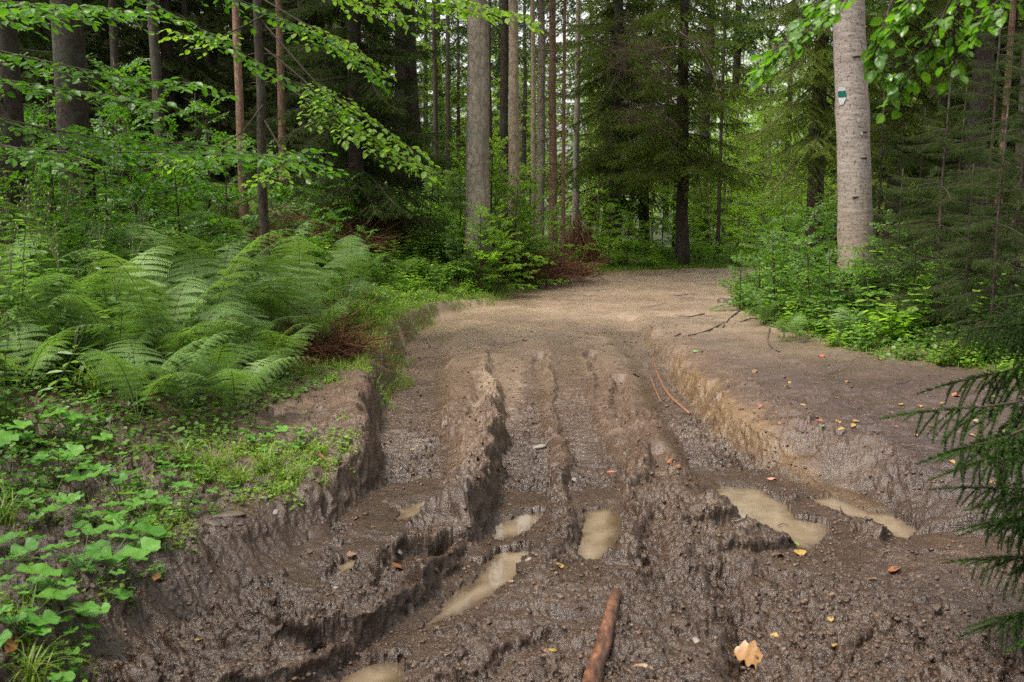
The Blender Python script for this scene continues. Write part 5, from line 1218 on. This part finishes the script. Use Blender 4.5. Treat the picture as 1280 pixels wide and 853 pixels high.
def leaf_mesh(seed, oak=False):
    r_ = rs(seed)
    if oak:
        t = np.linspace(0, 1, 17); w = (.10 + .30*np.sin(t*PI)**.8)*(1 + .28*np.cos(t*2*PI*4.2)); w[0] = .02; w[-1] = .04
        n = len(t); cu = .10*np.sin(t*5)
        V = np.concatenate([np.c_[0*t, t, cu*.5], np.c_[-w, t+.04, cu + .07], np.c_[w, t+.03, cu + .05]]); i = np.arange(n-1)
        F = np.concatenate([np.stack([i, i+1, n+i+1, n+i], 1), np.stack([i+1, i, 2*n+i, 2*n+i+1], 1)]); mb = MB(); mb.add(V - [0, .5, 0], F); return mb
    V = LEAF_V.copy(); V[:, 2] += r_.normal(size=len(V))*.07 + .25*r_.uniform(-.3, .6)*np.abs(V[:, 0]); mb = MB(); mb.add(V - [0, .5, 0], LEAF_F); return mb
n_leaf = 0
def fallen(u, v, col, px, label=None, oak=False, z0=0.0, ser=None):
    global n_leaf; n_leaf += 1; r_ = rs(900+n_leaf)
    p, nn = lay(None, u, v, z0, .006); size = px*np.linalg.norm(p - [0, 0, CAMH])/FPX
    a = r_.rand()*6.28; D = np.array([[math.cos(a), math.sin(a), 0]]); D = D - nn*(D @ nn)[0]; M = frames(D, nn[None] + r_.normal(size=(1, 3))*.12)
    if oak: M = frames(np.array([[.8, -.35, 0.]]), nn[None])
    mb = leaf_mesh(n_leaf, oak); V, F, A = mb.arrays(); m2 = MB(); m2.add((V*size) @ M[0].T, F, A)
    o = m2.build('fallen_leaf', litter_mat(col, COL[col])); o.location = p
    if label: tag(o, label, 'leaf')
    else: series(o, ser[0], 'leaf', ser[1])
fallen(938, 823, 'oak', 44, 'large tan-orange oak leaf lying in front at the bottom', oak=True)
fallen(800, 838, 'brown', 30, 'curled brown leaf right of the thick stick')
fallen(690, 815, 'yellow', 16, 'small yellow leaf left of the thick stick')
fallen(497, 708, 'orange', 26, 'orange leaf stuck on the steep ridge left of the puddles')
fallen(440, 694, 'brown', 14, 'brown leaf at the edge of the small left puddle')
fallen(650, 642, 'pink', 14, 'pinkish leaf on the rim of the upper centre puddle')
fallen(838, 577, 'orange', 13, 'pale orange leaf on the middle mud hump')
fallen(846, 583, 'orange', 11, 'small bright orange leaf just below the pale one on the hump')
fallen(763, 591, 'red', 11, 'small reddish leaf in the narrow centre tread track')
fallen(1118, 713, 'orange', 22, 'orange-pink leaf on the mud below the right puddles')
fallen(1094, 578, 'green', 15, 'round green leaf on the smooth right bank', z0=.15)
fallen(986, 597-118, 'yellow', 9, z0=.15, ser=('small yellow or orange leaf on the smooth right bank', 'fallen leaves on the right bank'))
fallen(14, 806, 'orange', 26, 'orange leaf at the lower left corner of the mud')
fallen(196, 722, 'orange', 16, 'rust-coloured leaf beside the pale flat stone')
fallen(400, 570, 'orange', 14, 'orange leaf in the grass patch at the left mud edge', z0=.13)
fallen(700, 708, 'yellow', 15, 'yellow-brown leaf between the two centre puddles')
fallen(640, 728, 'tan', 14, 'tan leaf floating at the rim of the long puddle')
fallen(1000, 692, 'yellow', 22, 'yellow-green leaf at the near rim of the right puddle')
fallen(992, 678, 'green', 18, 'green leaf floating in the right puddle')
RBL = ('small autumn leaf on the smooth right bank', 'fallen leaves on the right bank')
r_ = rs(77)
for u, v, c in ((943,465,'brown'),(985,484,'yellow'),(1024,526,'orange'),(1028,533,'green'),(1045,498,'yellow'),(1048,528,'yellow'),(1070,527,'yellow'),(1066,533,'yellow'),(1074,552,'orange'),(1052,537,'yellow'),(950,508,'red'),(974,530,'orange'),(967,518,'orange'),(1003,507,'tan'),(1126,506,'yellow'),(1150,508,'yellow'),(1170,512,'tan'),(1190,520,'tan'),(1205,488,'red'),(1195,495,'orange'),(1220,528,'tan'),(1235,504,'dark'),(1247,512,'tan'),(1255,540,'tan'),(1120,534,'brown'),(1165,534,'dark'),(1145,545,'pink'),(1215,545,'yellow'),(1224,544,'yellow'),(1178,505,'yellow'),(1232,478,'yellow'),(1242,474,'yellow'),(1100,450,'tan'),(1028,446,'red'),(1060,478,'brown'),(1240,496,'green'),(1172,592,'orange'),(1158,600,'brown'),(1148,598,'brown'),(1180,597,'tan'),(1190,578,'yellow'),(1236,587,'yellow'),(1240,605,'yellow'),(1198,625,'orange'),(1113,620,'yellow'),(1165,612,'tan'),(1210,560,'brown')):
    fallen(u, v, c, r_.uniform(6, 12), z0=.14, ser=RBL)
FGL = ('small dull leaf or flake on the trampled foreground mud', 'fallen leaves on the foreground mud')
for u, v, c in ((1004,742,'yellow'),(1040,744,'brown'),(1038,775,'yellow'),(968,797,'yellow'),(1043,808,'yellow'),(1215,815,'tan'),(935,563,'orange'),(902,562,'orange'),(940,570,'orange'),(965,600,'pink'),(915,548,'brown'),(640,560,'brown'),(680,815,'brown'),(975,695,'orange'),(760,430,'brown'),(805,410,'tan'),(870,440,'green'),(795,470,'orange'),(655,425,'brown'),(520,562,'tan'),(860,575,'yellow'),(1090,725,'brown'),(1170,760,'dark'),(720,770,'dark'),(560,820,'brown'),(250,800,'yellow'),(275,835,'orange'),(385,690,'dark')):
    fallen(u, v, c, r_.uniform(8, 15), ser=FGL)

# the thick stick, roots and twigs
def stick(name, label, cat, pts, r0, r1, mat, lift=None, sides=10, lump=.12, ser=None, sub=14, z0=0):
    P = []
    for q in pts:
        p, nn = lay(None, q[0], q[1], z0, 0); P.append(p + [0, 0, (q[2] if len(q) > 2 else r0*.5)])
    P = np.array(P); t = np.linspace(0, 1, sub); P = np.stack([np.interp(t, np.linspace(0, 1, len(P)), P[:, j]) for j in range(3)], 1)
    if len(pts) > 2:
        for _ in range(2): P[1:-1] = (P[:-2]+P[1:-1]*2+P[2:])/4
    c = P.mean(0); mb = MB(); tube(mb, P - c, np.linspace(r0, r1, sub), sides, lump=lump, seed=int(pts[0][0])); o = mb.build(name, mat); o.location = c
    if label: tag(o, label, cat)
    else: series(o, ser[0], cat, ser[1])
    return o
M_LOG = simple_mat('wet_peeled_wood', [(.02,.012,.01), (.05,.024,.015), (.12,.05,.028), (.26,.15,.09)], 30, .32, .5, .006, .5, stretch=(1, .35, 1))
M_ROOT = simple_mat('orange_root', [(.10,.05,.025), (.19,.09,.045)], 20, .55, .3, .003)
M_STONE = simple_mat('grey_brown_stone', [(.05,.036,.028), (.11,.085,.07)], 18, .45, .3, .004)
M_STONE2 = simple_mat('pale_stone', [(.12,.10,.085), (.20,.175,.155)], 18, .5, .3, .004)
stick('wooden_stick', 'thick wet reddish-brown stick with peeling bark at the bottom centre', 'stick', [(771,744,.008),(765,765,.016),(757,800,.018),(742,850,.016),(728,905,.012)], .021, .033, M_LOG, sides=16, lump=.2, sub=26)
stick('root', 'curved orange root lying below the bank in the right rut', 'root', [(815,444),(822,470),(835,495),(862,518)], .009, .012, M_ROOT)
stick('root', 'thin orange-brown root left of the curved orange one', 'root', [(812,470),(820,490),(826,503)], .006, .006, M_ROOT)
RT = ('dark root crossing the smooth mud near the right bank foot', 'dark roots near the right bank')
M_DROOT = simple_mat('dark_root', [(.05,.034,.026), (.11,.08,.062)], 20, .6, .4, .004)
for pts in ([(905,404),(890,412),(872,418),(860,420)], [(962,412),(958,425),(966,437),(975,440)], [(868,368),(850,370),(838,371)], [(880,393),(862,397),(848,396)], [(930,385),(912,398),(903,410)], [(1070,424),(1100,428),(1140,441)], [(1100,447),(1118,443),(1132,439)], [(850,418),(838,424),(822,425)], [(958,400),(940,398),(925,403)], [(1006,408),(1030,413),(1050,418)]):
    stick('root', None, 'root', pts, .011, .006, M_DROOT, ser=RT, z0=.12)
TW = ('thin dark twig lying on the mud', 'twigs on the mud')
r_ = rs(88)
for u, v in ((325,735),(1050,640),(905,640),(972,662),(1255,590),(1230,560),(1190,575),(1090,540),(1130,560),(1010,560),(960,545),(1060,510),(1205,515),(880,395),(770,350),(850,375),(745,365),(800,385),(430,610),(700,560),(1200,770),(1110,800),(540,790),(890,760),(645,715),(1030,470),(1120,480),(995,455),(1160,470),(1240,530)):
    a = r_.uniform(-.5, .5) + (1.3 if u in (325, 1050) else 0); l = r_.uniform(14, 34)
    stick('twig', None, 'twig', [(u, v, .008), (u + l*.5*math.cos(a), v + l*.25*math.sin(a) + r_.normal()*1.5, .01), (u + l*math.cos(a), v + l*.5*math.sin(a), .008)], .0035, .002, M_DROOT, sides=5, sub=6, ser=TW, z0=.05)
for pts, lab in (([(425,403,.03),(450,397,.06),(477,382,.12)], 'dry brown stick leaning out of the grass left of the track'), ([(455,425,.01),(462,412,.06),(471,402,.12)], 'short dry stick poking up by the left mud edge'), ([(340,420,.02),(346,418,.2),(351,417,.42)], 'dead brown stalk standing between the ferns, left one'), ([(408,400,.02),(402,398,.2),(397,397,.38)], 'dead brown stalk standing between the ferns, right one')):
    stick('dry_stick', lab, 'stick', pts, .011, .005, M_RUST, sides=6, z0=.2)
def stone(u, v, w, h, t, mat, label=None, seed=0, z0=0, ser=None, rz=0):
    p, nn = lay(None, u, v, z0, 0); s = np.linalg.norm(p - [0, 0, CAMH])/FPX
    import bmesh
    bm = bmesh.new(); bmesh.ops.create_icosphere(bm, subdivisions=3, radius=1); r_ = rs(seed); o_ = r_.rand(3)*10
    co = np.array([v_.co[:] for v_ in bm.verts]); n1 = fbm(co[:, 0]*1.4 + o_[0], co[:, 1]*1.4 + co[:, 2]*1.1 + o_[1], seed, 3)
    co = co*(1 + .28*n1)[:, None]; co = np.sign(co)*np.abs(co)**.85; co *= [w*s/2, h*s/2*1.6, t]
    co = co @ rotz(rz).T @ frames(np.array([[0, 1., 0]]) - nn[None]*nn[1], nn[None])[0].T
    for v_, c in zip(bm.verts, co): v_.co = c
    me = bpy.data.meshes.new('stone'); bm.to_mesh(me); bm.free(); me.polygons.foreach_set('use_smooth', np.ones(len(me.polygons), bool))
    o = link(me, 'stone', mat); o.location = (p[0], p[1], p[2] - .25*t)
    if label: tag(o, label, 'stone')
    else: series(o, ser[0], 'stone', ser[1])
stone(227, 726, 28, 9, .014, M_STONE2, 'pale elongated flat stone on the lower left mud', 1, .12, rz=-.4)
stone(282, 643, 46, 15, .012, M_STONE, 'flat brown stone slab on the ridge below the grass patch', 2, .14, rz=.35)
stone(268, 655, 18, 9, .015, M_STONE, 'small stone tucked against the left end of the flat slab', 3, .13)
stone(675, 558, 18, 6, .014, M_STONE2, 'small pointed grey stone in the upper centre track', 4, -.05, rz=.2)
stone(845, 531, 11, 5, .012, M_STONE2, 'tiny whitish stone on the middle hump', 5)
stone(428, 440, 14, 12, .03, M_STONE, 'grey stone beside the dry stalks at the left mud edge', 6, .14)
stone(906, 378, 20, 16, .09, M_STONE, 'dark rock at the corner of the right bank, near the crest', 7, .1)
ST = ('small stone pressed into the mud', 'small stones in the mud')
r_ = rs(99)
for u, v in ((150,690),(172,700),(120,730),(60,785),(330,690),(300,655),(215,760),(260,722),(420,735),(400,820),(870,800),(700,745),(500,690),(720,600),(1010,720),(560,480),(530,500),(470,430),(610,590),(925,650),(1150,720),(660,700),(180,745),(140,755),(345,640)):
    stone(u, v, r_.uniform(6, 14), r_.uniform(3, 6), r_.uniform(.005, .012), M_STONE if r_.rand() < .6 else M_STONE2, seed=int(u), z0=.05, ser=ST, rz=r_.normal())
# loose mud clods thrown up by the wheels: past counting
def clods():
    import bmesh
    bm = bmesh.new(); bmesh.ops.create_icosphere(bm, subdivisions=1, radius=1); V = np.array([v.co[:] for v in bm.verts]); F = np.array([[v.index for v in f.verts] for f in bm.faces]); bm.free()
    r_ = rs(700); n = 55000; Y = 2.9 + 9*r_.rand(n)**1.8; X = (r_.rand(n)*2-1)*(Y*.54 + .3)
    h, sL, dr, onb, sB, rut, onr = terrain(X, Y, True)
    k = (sL < .5) & (dr < .05) & (r_.rand(n) < (.5 + .9*fbm(X*2, Y*2, 701, 3) + .4*onr)) & ~((onb > .5) & (sB > .3) & (r_.rand(n) < .75))
    for z, P in PUDDLES: k &= poly_sdf(X, Y, P) > .02
    X, Y, h = X[k], Y[k], h[k]; n = len(X); s = .003 + .010*r_.rand(n)**5
    mb = MB()
    for q in range(6):
        m = np.arange(n) % 6 == q; W = V*(1 + r_.normal(size=(len(V), 1))*.28)*[1, 1, .7]; a = r_.rand(m.sum())*6.28
        M = np.stack([np.stack([np.cos(a), -np.sin(a), 0*a], 1), np.stack([np.sin(a), np.cos(a), 0*a], 1), np.stack([0*a, 0*a, 1+0*a], 1)], 1)
        scatter(mb, W, [F], M, np.stack([X[m], Y[m], h[m] + s[m]*.15], 1), np.stack([s[m]*r_.uniform(.7, 1.5, m.sum()), s[m], s[m]], 1))
    o = mb.build('mud_clod', M_CLOD, smooth=True); tag(o, 'crumbly clods of brown mud scattered over the ruts', 'mud', None, 'stuff')
M_CLOD = ground.data.materials[0]
clods()
finish_series()
